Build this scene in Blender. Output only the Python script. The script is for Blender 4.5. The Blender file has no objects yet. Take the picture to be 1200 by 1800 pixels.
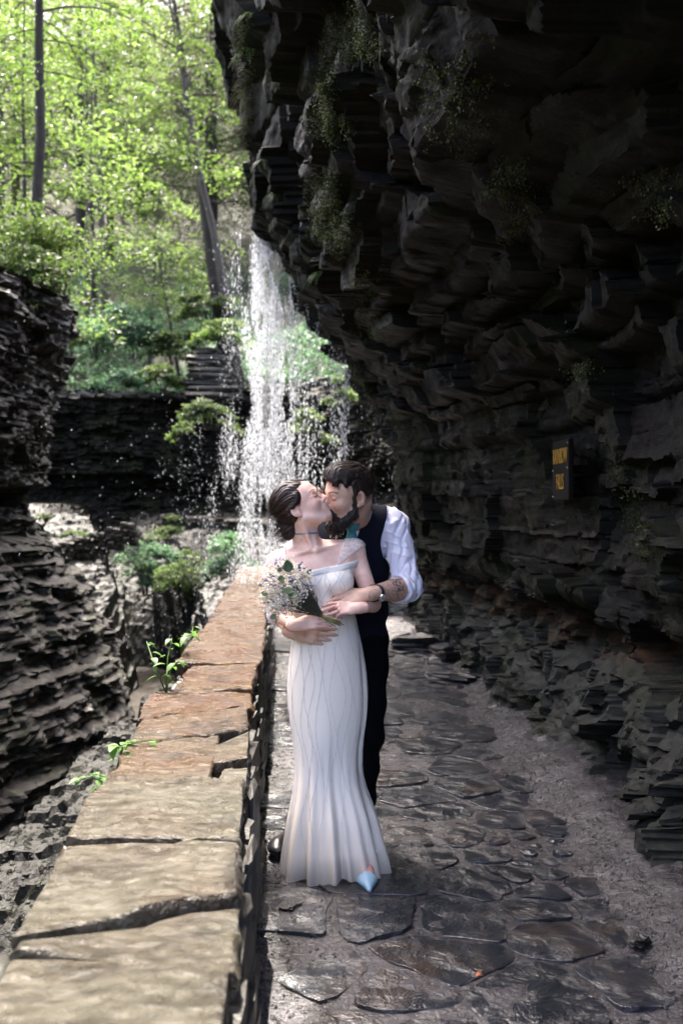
import bpy, math, random, time
import numpy as np
from mathutils import Vector, Matrix
from mathutils.bvhtree import BVHTree
T0 = time.time()
SC = bpy.context.scene
COL = SC.collection
R = math.radians
# ------------------------------------------------------------------ camera
CAM_Z = 1.6
FPX = 1750.0
cam = bpy.data.cameras.new('camera')
cam.sensor_fit = 'VERTICAL'; cam.sensor_height = 36; cam.lens = 35
cam.shift_y = -20 / 1800
cam.clip_start = 0.05; cam.clip_end = 400
cam.dof.use_dof = True; cam.dof.focus_distance = 4.28; cam.dof.aperture_fstop = 2.6
co = bpy.data.objects.new('camera', cam); COL.objects.link(co)
co.location = (0, 0, CAM_Z); co.rotation_euler = (R(90), 0, 0)
SC.camera = co
# ------------------------------------------------------------------ light
SUN = Vector((-0.122, 0.38, 0.91)).normalized()          # towards the sun
w = bpy.data.worlds.new('World'); SC.world = w; w.use_nodes = True
nt = w.node_tree; nt.nodes.clear()
sky = nt.nodes.new('ShaderNodeTexSky'); sky.sky_type = 'NISHITA'; sky.sun_disc = False
sky.sun_elevation = math.asin(SUN.z); sky.sun_rotation = math.atan2(SUN.x, SUN.y)
sky.air_density = 0.45; sky.dust_density = 6.0; sky.ozone_density = 0.3
bg = nt.nodes.new('ShaderNodeBackground'); bg.inputs['Strength'].default_value = 0.15
wo = nt.nodes.new('ShaderNodeOutputWorld')
nt.links.new(sky.outputs[0], bg.inputs[0]); nt.links.new(bg.outputs[0], wo.inputs[0])
sl = bpy.data.lights.new('sun', 'SUN'); sl.energy = 2.0; sl.angle = R(0.6); sl.color = (1.0, .93, .82)
so = bpy.data.objects.new('sun', sl); COL.objects.link(so)
so.rotation_euler = SUN.to_track_quat('Z', 'Y').to_euler(); so.location = (-5, 10, 20)
SC.view_settings.view_transform = 'Standard'; SC.view_settings.look = 'None'
SC.view_settings.gamma = 1; SC.view_settings.use_curve_mapping = False
SC.view_settings.exposure = 3.55
SC.cycles.max_bounces = 8; SC.cycles.transparent_max_bounces = 8
SC.cycles.diffuse_bounces = 4
SC.cycles.use_denoising = True
SC.cycles.sample_clamp_indirect = 4

# ------------------------------------------------------------------ helpers
def P(px, py, Y):
    """a point at depth Y seen at photograph pixel (px, py); used to survey positions"""
    return Vector(((px - 600) * Y / FPX, Y, CAM_Z - (py - 880) * Y / FPX))

def hsh(*a, seed=0):
    h = np.uint32(seed * 374761393 + 1013904223 & 0xffffffff)
    out = None
    for i, v in enumerate(a):
        v = np.asarray(v).astype(np.int64).astype(np.uint32)
        k = np.uint32((668265263, 2246822519, 3266489917)[i % 3])
        t = v * k
        out = t if out is None else (out ^ (t + np.uint32(0x9e3779b9) + (out << np.uint32(6)) + (out >> np.uint32(2))))
    out = out ^ h
    out = (out ^ (out >> np.uint32(15))) * np.uint32(2246822519)
    out = (out ^ (out >> np.uint32(13))) * np.uint32(3266489917)
    out = out ^ (out >> np.uint32(16))
    return out.astype(np.float64) / 4294967296.0

def vn2(x, y, seed=0):
    x = np.asarray(x, float); y = np.asarray(y, float)
    x, y = np.broadcast_arrays(x, y)
    ix = np.floor(x); iy = np.floor(y); fx = x - ix; fy = y - iy
    fx = fx * fx * (3 - 2 * fx); fy = fy * fy * (3 - 2 * fy)
    a = hsh(ix, iy, seed=seed); b = hsh(ix + 1, iy, seed=seed)
    c = hsh(ix, iy + 1, seed=seed); d = hsh(ix + 1, iy + 1, seed=seed)
    return ((a + (b - a) * fx) + ((c + (d - c) * fx) - (a + (b - a) * fx)) * fy) * 2 - 1

def fbm(x, y, seed=0, o=4):
    s = 0; a = .55
    for i in range(o):
        s = s + a * vn2(np.asarray(x) * 2 ** i + 17.3 * i, np.asarray(y) * 2 ** i + 5.1 * i, seed + i); a *= .5
    return s

def facet(u, v, seed=0, tilt=1.0):
    """angular broken-rock relief: every Voronoi cell is a tilted plane, about -1..1"""
    u = np.asarray(u, float); v = np.asarray(v, float)
    u, v = np.broadcast_arrays(u, v)
    iu = np.floor(u); iv = np.floor(v)
    best = np.full(u.shape, 9.0); H = np.zeros(u.shape)
    for di in (-1, 0, 1):
        for dj in (-1, 0, 1):
            cx = iu + di; cy = iv + dj
            ex = u - (cx + hsh(cx, cy, seed=seed)); ey = v - (cy + hsh(cx, cy, seed=seed + 1))
            d = np.maximum(abs(ex), abs(ey)) * .6 + .4 * np.hypot(ex, ey)
            h = hsh(cx, cy, seed=seed + 2) * 2 - 1
            h = h + tilt * (ex * (hsh(cx, cy, seed=seed + 3) * 2 - 1) + ey * (hsh(cx, cy, seed=seed + 4) * 2 - 1))
            m = d < best
            best = np.where(m, d, best); H = np.where(m, h, H)
    return H

def sstep(a, b, x):
    t = np.clip((x - a) / (b - a), 0, 1); return t * t * (3 - 2 * t)

class Strata:
    def __init__(s, z0, z1, t0, t1, seed):
        r = np.random.RandomState(seed); b = [z0]
        while b[-1] < z1: b.append(b[-1] + t0 + (t1 - t0) * r.rand() ** 2)
        s.b = np.array(b); s.seed = seed
    def q(s, z, a=.25):
        i = np.clip(np.searchsorted(s.b, z, 'right') - 1, 0, len(s.b) - 2)
        th = s.b[i + 1] - s.b[i]; f = (z - s.b[i]) / th
        return i, f, s.b[i] + th * sstep(0, a, f)

def mesh_np(name, V, F, m=None, smooth=True, parent=None, link=True, flat_angle=None):
    V = np.asarray(V, dtype=np.float32).reshape(-1, 3); F = np.asarray(F, dtype=np.int32)
    me = bpy.data.meshes.new(name)
    k = F.shape[1]
    me.vertices.add(len(V)); me.vertices.foreach_set('co', V.ravel())
    me.loops.add(F.size); me.loops.foreach_set('vertex_index', F.ravel())
    me.polygons.add(len(F))
    me.polygons.foreach_set('loop_start', np.arange(0, F.size, k, dtype=np.int32))
    me.polygons.foreach_set('loop_total', np.full(len(F), k, dtype=np.int32))
    me.polygons.foreach_set('use_smooth', np.full(len(F), bool(smooth)))
    me.update(calc_edges=True)
    if m: me.materials.append(m)
    o = bpy.data.objects.new(name, me)
    if link: COL.objects.link(o)
    if parent: o.parent = parent
    return o

def grid_faces(n, m, wrap=False):
    i = np.arange(n - 1)[:, None]; j = np.arange(m if wrap else m - 1)[None, :]
    a = i * m + j; b = i * m + (j + 1) % m
    return np.stack([a, b, b + m, a + m], -1).reshape(-1, 4)

class MB:
    """collects polygons of several shapes into one mesh"""
    def __init__(s): s.v = []; s.f = []
    def add(s, V, F):
        o = len(s.v); s.v += [tuple(map(float, p)) for p in V]
        s.f += [tuple(int(i) + o for i in f) for f in F]
    def tube(s, pts, rad, n=6, cap=True):
        pts = [Vector(p) for p in pts]
        if not hasattr(rad, '__len__'): rad = [rad] * len(pts)
        V = []; N = len(pts); up = None
        for i, p in enumerate(pts):
            t = (pts[min(i + 1, N - 1)] - pts[max(i - 1, 0)])
            t = t.normalized() if t.length > 1e-9 else Vector((0, 0, 1))
            if up is None: up = t.orthogonal().normalized()
            up = (up - t * up.dot(t)); up = up.normalized() if up.length > 1e-6 else t.orthogonal().normalized()
            b = t.cross(up)
            for k in range(n):
                a = 2 * math.pi * k / n
                V.append(p + (up * math.cos(a) + b * math.sin(a)) * rad[i])
        F = []
        for i in range(N - 1):
            for k in range(n):
                F.append((i * n + k, i * n + (k + 1) % n, (i + 1) * n + (k + 1) % n, (i + 1) * n + k))
        if cap:
            F.append(tuple(range(n - 1, -1, -1))); F.append(tuple((N - 1) * n + k for k in range(n)))
        s.add(V, F)
    def box(s, c, h, rot=None):
        c = Vector(c); V = []
        for x in (-1, 1):
            for y in (-1, 1):
                for z in (-1, 1):
                    p = Vector((x * h[0], y * h[1], z * h[2]))
                    V.append(c + (rot @ p if rot else p))
        s.add(V, [(0, 1, 3, 2), (4, 6, 7, 5), (0, 4, 5, 1), (2, 3, 7, 6), (0, 2, 6, 4), (1, 5, 7, 3)])
    def build(s, name, m=None, parent=None, smooth=True, link=True):
        me = bpy.data.meshes.new(name); me.from_pydata(s.v, [], s.f)
        me.polygons.foreach_set('use_smooth', [smooth] * len(me.polygons)); me.update()
        if m: me.materials.append(m)
        o = bpy.data.objects.new(name, me)
        if link: COL.objects.link(o)
        if parent: o.parent = parent
        return o

def empty(name, loc=(0, 0, 0)):
    o = bpy.data.objects.new(name, None); o.location = loc; o.empty_display_size = .1
    COL.objects.link(o); return o
def tag(o, label=None, cat=None, group=None, kind=None):
    if label: o['label'] = label
    if cat: o['category'] = cat
    if group: o['group'] = group
    if kind: o['kind'] = kind
    return o
def under(o, root):
    """parent o to root keeping o's world-space vertices in place (root has no rotation)"""
    o.parent = root; o.location = -Vector(root.location); return o

# ------------------------------------------------------------------ materials
class NT:
    def __init__(s, name):
        s.m = bpy.data.materials.new(name); s.m.use_nodes = True; s.t = s.m.node_tree
        s.b = s.t.nodes['Principled BSDF']; s.out = s.t.nodes['Material Output']
    def n(s, typ, **kw):
        x = s.t.nodes.new('ShaderNode' + typ)
        for k, v in kw.items():
            if k in x.inputs: x.inputs[k].default_value = v
            else: setattr(x, k, v)
        return x
    def l(s, a, b): s.t.links.new(a, b)
    def pos(s, scale=(1, 1, 1), attr='Position', rot=(0, 0, 0)):
        g = s.n('NewGeometry'); mp = s.n('Mapping'); mp.inputs['Scale'].default_value = scale
        mp.inputs['Rotation'].default_value = rot
        s.l(g.outputs[attr], mp.inputs[0]); return mp.outputs[0]
    def noise(s, vec, scale, detail=4, rough=.6, dist=0):
        x = s.n('TexNoise'); x.inputs['Scale'].default_value = scale; x.inputs['Detail'].default_value = detail
        x.inputs['Roughness'].default_value = rough; x.inputs['Distortion'].default_value = dist
        if vec is not None: s.l(vec, x.inputs['Vector'])
        return x.outputs[0]
    def ramp(s, fac, stops, interp='LINEAR'):
        x = s.n('ValToRGB'); e = x.color_ramp.elements; x.color_ramp.interpolation = interp
        while len(e) < len(stops): e.new(.5)
        for i, (p, c) in enumerate(stops):
            e[i].position = p; e[i].color = (*c, 1) if hasattr(c, '__len__') else (c, c, c, 1)
        s.l(fac, x.inputs[0]); return x.outputs[0]
    def mix(s, fac, a, b, mode='MIX'):
        x = s.n('Mix', data_type='RGBA', blend_type=mode)
        for v, i in ((fac, 0), (a, 6), (b, 7)):
            if hasattr(v, 'is_linked'): s.l(v, x.inputs[i])
            elif hasattr(v, '__len__'): x.inputs[i].default_value = (*v, 1)
            else: x.inputs[i].default_value = v
        return x.outputs[2]
    def math(s, op, a, b=0):
        x = s.n('Math', operation=op)
        for v, i in ((a, 0), (b, 1)):
            if hasattr(v, 'is_linked'): s.l(v, x.inputs[i])
            else: x.inputs[i].default_value = v
        return x.outputs[0]
    def bump(s, h, dist, strength=1, prev=None):
        x = s.n('Bump'); x.inputs['Distance'].default_value = dist; x.inputs['Strength'].default_value = strength
        s.l(h, x.inputs['Height'])
        if prev is not None: s.l(prev, x.inputs['Normal'])
        return x.outputs[0]
    def fin(s, col=None, rough=None, normal=None, **kw):
        for v, k in ((col, 'Base Color'), (rough, 'Roughness'), (normal, 'Normal')):
            if v is None: continue
            if hasattr(v, 'is_linked'): s.l(v, s.b.inputs[k])
            elif hasattr(v, '__len__'): s.b.inputs[k].default_value = (*v, 1)
            else: s.b.inputs[k].default_value = v
        for k, v in kw.items():
            s.b.inputs[k.replace('_', ' ')].default_value = v
        return s.m

def plain(name, col, rough=.6, var=.15, scale=30, bump=0, **kw):
    t = NT(name); n = t.noise(t.pos(), scale)
    c = t.ramp(n, [(.3, tuple(x * (1 - var) for x in col)), (.7, tuple(min(1, x * (1 + var)) for x in col))])
    nm = t.bump(n, bump) if bump else None
    return t.fin(c, rough, nm, **kw)

def rock_mat(name, dark, mid, light, moss=None, moss_amt=.5, rough=(.35, .7), strat=(1, 1, 6), bump=.02, fine=22, stain=None):
    t = NT(name)
    p = t.pos(); ps = t.pos(strat)
    big = t.noise(p, .9, 3); str_ = t.noise(ps, 2.2, 6, .65, .3); sm = t.noise(p, fine, 5, .7)
    c = t.ramp(str_, [(.28, dark), (.5, mid), (.72, light)])
    c = t.mix(t.ramp(sm, [(.35, 0), (.75, .6)]), c, tuple(x * .55 for x in dark))
    if stain:
        f = t.ramp(t.noise(t.pos((1, 1, 2.2)), 1.1, 5, .7), [(.52, 0), (.66, .75)])
        c = t.mix(f, c, stain)
    if moss:
        mn = t.noise(p, 1.3, 6, .7)
        f = t.ramp(mn, [(.62 - .25 * moss_amt, 0), (.74 - .2 * moss_amt, .8)])
        mg = t.ramp(sm, [(.35, tuple(x * .55 for x in moss)), (.7, moss)])
        c = t.mix(f, c, mg)
    r = t.ramp(t.noise(p, 3, 4), [(.3, rough[0]), (.7, rough[1])])
    h = t.math('ADD', t.math('MULTIPLY', str_, .7), t.math('MULTIPLY', sm, .45))
    return t.fin(c, r, t.bump(h, bump))

def leaf_mat(name, c0, c1, c2, trans=.5, tcol=None):
    t = NT(name)
    g = t.n('NewGeometry')
    c = t.ramp(g.outputs['Random Per Island'], [(.0, c0), (.5, c1), (1, c2)])
    cn = t.ramp(t.noise(t.pos(), .45, 3), [(.35, .62), (.65, 1.25)])
    c = t.mix(1, c, cn, 'MULTIPLY')
    t.l(c, t.b.inputs['Base Color']); t.b.inputs['Roughness'].default_value = .5
    t.b.inputs['Specular IOR Level'].default_value = .35
    tr = t.n('BsdfTranslucent')
    t.l(t.mix(1, c, tcol or (1.5, 1.62, 1.05), 'MULTIPLY'), tr.inputs['Color'])
    mx = t.n('MixShader'); mx.inputs[0].default_value = trans
    t.l(t.b.outputs[0], mx.inputs[1]); t.l(tr.outputs[0], mx.inputs[2]); t.l(mx.outputs[0], t.out.inputs[0])
    return t.m

M = {}
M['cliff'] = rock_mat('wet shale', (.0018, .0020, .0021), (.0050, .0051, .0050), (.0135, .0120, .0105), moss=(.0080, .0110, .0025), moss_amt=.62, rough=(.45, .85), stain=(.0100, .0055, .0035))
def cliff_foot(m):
    # the broken foot of the cliff is lighter, greyer rock with an orange seep line; the roof is wet shale, its colour darkened to stand for shade
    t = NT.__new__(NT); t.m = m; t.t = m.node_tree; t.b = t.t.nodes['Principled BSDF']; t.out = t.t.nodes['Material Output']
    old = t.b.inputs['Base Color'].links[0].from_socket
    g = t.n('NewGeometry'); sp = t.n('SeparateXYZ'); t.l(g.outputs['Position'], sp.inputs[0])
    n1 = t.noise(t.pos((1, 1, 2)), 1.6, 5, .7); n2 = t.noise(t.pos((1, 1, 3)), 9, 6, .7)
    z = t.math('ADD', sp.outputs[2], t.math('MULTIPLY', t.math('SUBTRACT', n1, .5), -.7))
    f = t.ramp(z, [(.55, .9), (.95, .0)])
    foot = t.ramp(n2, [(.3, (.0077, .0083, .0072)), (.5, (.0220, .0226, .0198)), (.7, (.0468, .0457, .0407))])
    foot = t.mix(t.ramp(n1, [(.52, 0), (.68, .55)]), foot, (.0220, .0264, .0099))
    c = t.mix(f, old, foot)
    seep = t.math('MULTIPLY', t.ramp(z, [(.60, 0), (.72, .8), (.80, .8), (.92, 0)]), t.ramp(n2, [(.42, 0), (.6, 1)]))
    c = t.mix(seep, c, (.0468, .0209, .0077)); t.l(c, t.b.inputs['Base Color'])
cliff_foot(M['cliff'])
M['left_cliff'] = rock_mat('mossy shale', (.0022, .0022, .0016), (.011, .0098, .0072), (.070, .062, .048), moss=(.022, .027, .008), moss_amt=.45, rough=(.4, .8), strat=(1, 1, 7))  # lit and shaded ledges are put into the light and dark tones
M['back_cliff'] = rock_mat('damp back cliff', (.0033, .0033, .0026), (.0121, .0110, .0083), (.0330, .0292, .0220), moss=(.0275, .0303, .0110), moss_amt=.4, rough=(.5, .85), strat=(1, 1, 8))
M['pale_rock'] = rock_mat('pale shale', (.0126, .0113, .0097), (.0357, .0319, .0260), (.0714, .0630, .0525), moss=(.0360, .0420, .0132), moss_amt=.3, rough=(.3, .7), strat=(1, 1, 9))
M['shelf'] = rock_mat('shale chips', (.0017, .0018, .0014), (.0057, .0058, .0043), (.0148, .0153, .0115), moss=(.0109, .0131, .0041), moss_amt=.4, rough=(.3, .6), strat=(1, 1, 1), fine=30, bump=.03)
for k_, v_ in (('cliff', .10), ('left_cliff', .2), ('back_cliff', .12), ('shelf', .18), ('pale_rock', .25)):
    M[k_].node_tree.nodes['Principled BSDF'].inputs['Specular IOR Level'].default_value = v_
# ------------------------------------------------------------------ the overhanging cliff over the path
def axis(*segs):
    out = []
    for a, b, d in segs: out += list(np.arange(a, b, d))
    return np.array(out + [segs[-1][1]])
ZK = np.array([-.3, 0, .35, .75, .9, .98, 1.3, 1.5, 2.0, 2.3, 2.5, 2.8, 3.1, 3.5, 3.9, 4.3, 5.0, 5.6, 6.5, 7.6, 9.0, 10.5, 13])
XA = np.array([1.2, 1.24, 1.42, 1.68, 1.72, 1.56, 1.52, 1.6, 1.6, 1.48, 1.22, .85, .42, .1, 0, -.08, -.25, -.4, -.7, -.95, -.9, .5, 5])
XB = np.array([1.12, 1.08, 1.08, 1.05, 1.02, .92, .84, .8, .74, .6, .5, .33, .15, -.06, -.3, -.62, -.86, -1.05, -1.2, -1.22, -.8, 1.0, 5])
STR = Strata(-1, 14, .09, .50, 3); STF = Strata(-1, 14, .03, .12, 8)
def main_x(Yg, Zg):
    warp = .10 * fbm(Yg * .3, Zg * .2, 5, 3) + .03 * fbm(Yg * 1.6, Zg * 1.2, 9, 3)
    zz = Zg + warp
    i, f, zq = STR.q(zz)
    hi0 = sstep(.7, 1.0, Zg)
    zz2 = zz + (zq - zz) * .72 * hi0
    ia = np.interp(zz2, ZK, XA); ib = np.interp(zz2, ZK, XB)
    k = sstep(5.6, 8.2, Yg + .35 * fbm(Zg * .8, Yg * .3, 31, 3)) * .45 + sstep(7.5, 11.5, Yg) * .55
    x = ia + (ib - ia) * k
    blk = hsh(i, np.floor(Yg / (.5 + 1.0 * hsh(i, seed=4)) + 7 * hsh(i, seed=5) + .25 * vn2(Yg * 3, Zg * 4, 2)), seed=6)
    hi = sstep(.85, 1.05, Zg)
    x = x - (blk - .5) * (.04 + .13 * hi)
    j, f2, _ = STF.q(zz)
    x = x - (hsh(j, np.floor(Yg / .22 + 9 * hsh(j, seed=7)), seed=8) - .5) * .014 * hi
    x = x - .15 * fbm(Yg * .5, Zg * .55, 11, 4) - (.03 + .07 * hi) * facet(Yg / 1.0, Zg / .55, 21) - (.05 - .036 * hi) * facet(Yg / (.2) + .6 * Zg, Zg / .13, 22)
    x = x - (.016 - .013 * hi) * facet(Yg / .08, Zg / .06, 23)
    # broken slope at the foot
    low = 1 - hi
    x = x - low * (.10 * facet(Yg / .5 - Zg * 1.2, Zg / .35, 25) + .05 * fbm(Yg * 2, Zg * 3, 26))
    # larger blocks hanging from the roof
    roof = sstep(2.3, 2.7, Zg) * (1 - sstep(6, 8, Zg))
    x = x - roof * .22 * facet(Yg / 1.3 + .3 * Zg, Zg / .8, 29) * (1 - .5 * sstep(8, 11, Yg))
    # the end of the overhang turns away round the corner
    x = x + sstep(12.0, 14.5, Yg) * 2.2 * sstep(2.2, 3.2, Zg) + sstep(12.6, 15, Yg) * .6 * (1 - sstep(2.2, 3.2, Zg)) * sstep(.6, 1.2, Zg)
    return x
ys = axis((.9, 1.6, .06), (1.6, 7, .02), (7, 12.6, .028), (12.6, 15, .05))
zs = axis((-.25, 3.4, .0125), (3.4, 5.6, .02), (5.6, 8, .05), (8, 13, .2))
Yg, Zg = np.meshgrid(ys, zs, indexing='ij')
Xg = main_x(Yg, Zg)
Xg = Xg + 1.6 * sstep(2.0, .9, Yg) * sstep(1.5, 3, Zg) * 1.5
jy = .02 * facet(Yg / .5, Zg / .3, 41) + .05 * fbm(Yg * .8, Zg * 2, 43)
V = np.stack([Xg, Yg + jy, Zg + .012 * facet(Yg / .25, Zg / .1, 42)], -1)
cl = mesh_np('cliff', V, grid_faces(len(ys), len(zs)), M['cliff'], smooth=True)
cl.data.set_sharp_from_angle(angle=R(42))
tag(cl, 'dark layered shale cliff that overhangs the wet path', None, None, 'structure')
CLB = BVHTree.FromObject(cl, bpy.context.evaluated_depsgraph_get())

# ------------------------------------------------------------------ cliffs along a plan line
def plan_cliff(name, pts, prof, zs, ds, m, seed, amp=1.0, label=None, side=1, strata=(.06, .28), fine=1.0):
    pts = np.array(pts, float); d = np.r_[0, np.cumsum(np.hypot(*np.diff(pts, axis=0).T))]
    s = np.arange(0, d[-1], ds)
    k = np.ones(9) / 9
    def smooth(v):
        vv = np.interp(s, d, v); n = max(3, int(.8 / ds)) | 1
        p = np.pad(vv, n // 2, 'edge'); return np.convolve(p, np.ones(n) / n, 'valid')
    x = smooth(pts[:, 0]); y = smooth(pts[:, 1])
    tx = np.gradient(x); ty = np.gradient(y); L = np.hypot(tx, ty); nx = side * ty / L; ny = -side * tx / L
    Sg, Zg = np.meshgrid(s, zs, indexing='ij')
    st = Strata(zs[0] - 2, zs[-1] + 2, *strata, seed); sf = Strata(zs[0] - 2, zs[-1] + 2, .02, .09, seed + 1)
    zz = Zg + .15 * fbm(Sg * .2, Zg * .1, seed + 2, 3) + .04 * fbm(Sg * 1.2, Zg, seed + 3, 3)
    i, f, zq = st.q(zz); zz2 = .2 * zz + .8 * zq
    pz, po = np.array(prof, float).T
    o = np.interp(zz2, pz, po)
    o = o + amp * ((hsh(i, np.floor(Sg / (.4 + .9 * hsh(i, seed=seed)) + 9 * hsh(i, seed=seed + 4)), seed=seed + 5) - .5) * .16
                   + .28 * fbm(Sg * .45, Zg * .35, seed + 6, 4) + .06 * facet(Sg / .5, Zg / .25, seed + 7) + .03 * facet(Sg / .17, Zg / .07, seed + 8))
    j, _, _ = sf.q(zz)
    o = o + amp * .06 * (hsh(j, np.floor(Sg / .4 + 7 * hsh(j, seed=3)), seed=seed + 9) - .5)
    V = np.stack([x[:, None] + nx[:, None] * o, y[:, None] + ny[:, None] * o, Zg], -1)
    ob = mesh_np(name, V, grid_faces(len(s), len(zs)), m, smooth=False)
    return tag(ob, label, None, None, 'structure')
plan_cliff('cliff', [(-12, 8.0), (-7.5, 8.6), (-4.9, 9.8), (-4.15, 11.6), (-3.9, 13.4), (-4.3, 15.0), (-5.5, 16.4), (-8, 17.6), (-13, 18.5)],
           [(-3.2, 1.5), (-2.4, 1.25), (-1.2, 1.05), (-.6, .8), (.0, .55), (.5, .3), (.9, .05), (1.3, -.25), (1.6, -.5), (1.72, -.52), (1.85, -.12), (2.6, 0), (3.4, .12), (4.2, .3), (4.45, .2), (4.6, -.6), (4.9, -2), (5.6, -5)],
           axis((-3.2, 4.7, .03), (4.7, 5.6, .1)), .04, M['left_cliff'], 50, 1.0, 'undercut shale cliff with thin ledges on the far side of the stream')
plan_cliff('cliff', [(-22, 27), (-14, 28.4), (-8, 29), (-3, 28.6), (-.2, 27), (.9, 23.5), (1.3, 19), (1.2, 16.5), (1.05, 14.6), (1.0, 13)],
           [(-.5, .8), (.4, .5), (1.0, .3), (1.25, .1), (1.9, -.45), (2.2, -.4), (2.4, .1), (3.2, .15), (4.2, .2), (4.75, .35), (4.9, 0), (5.15, -.8), (5.35, -2.2), (5.6, -5)],
           axis((-.5, 5.6, .045)), .06, M['back_cliff'], 70, 1.5, 'dark horizontally bedded cliff across the back of the gorge', strata=(.08, .45))

# ------------------------------------------------------------------ gorge floor, hillside
def wall_c(y):          # centre line of the parapet wall
    return np.interp(y, [0, 1.2, 2.1, 2.85, 3.5, 4.25, 5.15, 6.05, 7.55, 9.9, 12, 14.2, 16], [-.40, -.42, -.46, -.52, -.575, -.625, -.70, -.74, -.82, -.95, -1.08, -1.22, -1.4])
XR = lambda y: np.interp(y, [0, 8, 9.5, 10.8, 12.5, 14, 17, 20, 23, 26], [-2.35, -2.25, -2.25, -2.2, -2.5, -2.8, -3.1, -3.4, -4.5, -6.1])
def gorge_z(x, y):
    bank = np.interp(y, [0, 9, 12, 15, 18, 21, 24.5, 27, 30], [-.6, -.62, -.95, -.75, -.35, .15, .85, 1.15, 1.3])
    bank = np.where(x > -1.6, np.maximum(bank, np.interp(x, [-1.6, -.9], [-5, -.28]) * (y < 17) - 9 * (y >= 17)), bank)
    chan = np.interp(y, [0, 18, 20, 21.6, 22.6, 27], [-2.9, -2.75, -2.6, -2.35, -.5, .7])
    xl = XR(y) - np.interp(y, [0, 12, 20, 26], [2.4, 1.7, 1.25, 1.2])
    left = np.interp(y, [0, 15, 17, 20, 23, 26], [-2.6, -2.4, -1.6, -.2, .9, 1.25]) + .05 * np.clip(-x - 5, 0, 20)
    h = np.where(x > XR(y), bank, np.where(x > xl, chan, left))
    return h
xs = axis((-20, -8, .12), (-8, -.75, .035), (-.75, 2.4, .12)); ysg = axis((-7, 1.5, .2), (1.5, 9, .03), (9, 24, .05), (24, 31, .12))
Xg, Yg = np.meshgrid(xs, ysg, indexing='ij')
wx = Xg + .16 * fbm(Xg * .6, Yg * .6, 81, 3) * (1 + 1.8 * sstep(12, 15, Yg)); wy = Yg + .3 * fbm(Xg * .5, Yg * .5, 83, 3)
h = 0
for a, b in ((0, 0), (.12, .1), (.24, -.1), (.36, -.3), (.48, .3), (.6, 0), (.72, .1), (.84, -.2)):
    h = h + gorge_z(wx + a - sstep(11, 14, Yg) * (a * 1.7), wy + b) / 8
sg = Strata(-4, 4, .04, .16, 91)
_, _, hq = sg.q(h + .06 * fbm(Xg * .9, Yg * .9, 84) + .05 * facet(Xg / .7, Yg / .5, 85), .2)
far = sstep(9.5, 12, Yg)
h = h * .3 + hq * .7 + .035 * facet(Xg / .28, Yg / .28, 86) + .018 * facet(Xg / .09 + .5 * Yg, Yg / .07, 87) + .05 * fbm(Xg * 1.6, Yg * 1.6, 88)
under_path = (Xg > -.8)
h = np.where(under_path, np.minimum(h, -.35), h)
go = mesh_np('gorge_floor', np.stack([Xg, Yg, h], -1), grid_faces(len(xs), len(ysg)), M['shelf'], smooth=False)
tag(go, 'grey shale shelf and rock ledges dropping to the stream', None, None, 'structure')
GB = BVHTree.FromObject(go, bpy.context.evaluated_depsgraph_get())

t = NT('silty stream water')
n1 = t.noise(t.pos((1, .6, 1)), 5, 4); n2 = t.noise(t.pos(), 9, 5, .7)
M['water'] = t.fin(t.ramp(n2, [(.35, (.0110, .0080, .0052)), (.6, (.0165, .0124, .0086)), (.76, (.0484, .0420, .0350))]), .55, t.bump(n1, .06), Specular_IOR_Level=.12)
xs2 = np.linspace(-9, -2, 60); ys2 = np.linspace(6, 26, 160)
A, B = np.meshgrid(xs2, ys2, indexing='ij')
zw = np.interp(B, [0, 18, 20, 21.5, 24, 27], [-2.42, -2.30, -2.14, -2.02, -2.02, -2.02]) + .03 * fbm(A * 2, B * 2, 95)
tag(mesh_np('stream_water', np.stack([A, B, zw], -1), grid_faces(60, 160), M['water']), 'muddy stream running down the bottom of the gorge', None, None, 'structure')

def hill_z(x, y):
    x = np.asarray(x, float); y = np.asarray(y, float)
    return 4.7 + .58 * (y - 28.5) + .02 * np.clip(-x - 6, 0, 40) ** 1.6 + .6 * fbm(x * .2, y * .2, 101, 4)
xs3 = axis((-45, 40, .5)); ys3 = axis((28.7, 90, .5))
A, B = np.meshgrid(xs3, ys3, indexing='ij')
M['leaf_soil'] = rock_mat('leafy soil', (.0180, .0156, .0096), (.0360, .0300, .0180), (.0660, .0510, .0300), moss=(.0300, .0420, .0120), moss_amt=.9, rough=(.8, .95), strat=(1, 1, 1))
tag(mesh_np('hillside', np.stack([A, B, hill_z(A, B) + .25 * fbm(A * .9, B * .9, 102)], -1), grid_faces(len(xs3), len(ys3)), M['leaf_soil']), 'wooded slope rising behind the gorge', None, None, 'structure')
# the land on the left above the undercut cliff
xs3 = axis((-40, -4.6, .3)); ys3 = axis((-10, 28.5, .3))
A, B = np.meshgrid(xs3, ys3, indexing='ij')
edge = np.interp(B, [-10, 8, 10, 12, 14, 16, 17.5], [-5.5, -5.5, -5.3, -4.7, -4.6, -5.4, -7])
zz = np.where((B < 17) & (A < edge), 4.55 + .32 * (edge - A) + .2 * fbm(A * .5, B * .5, 104), -3.4)
zz = np.where(B >= 17, np.where(A < -8 - (B - 17) * .8, 3 + .3 * (-8 - A), -3.4), zz)
tag(mesh_np('hillside', np.stack([A, B, zz], -1), grid_faces(len(xs3), len(ys3)), M['leaf_soil']), 'leafy bank on top of the undercut cliff', None, None, 'structure')

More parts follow.
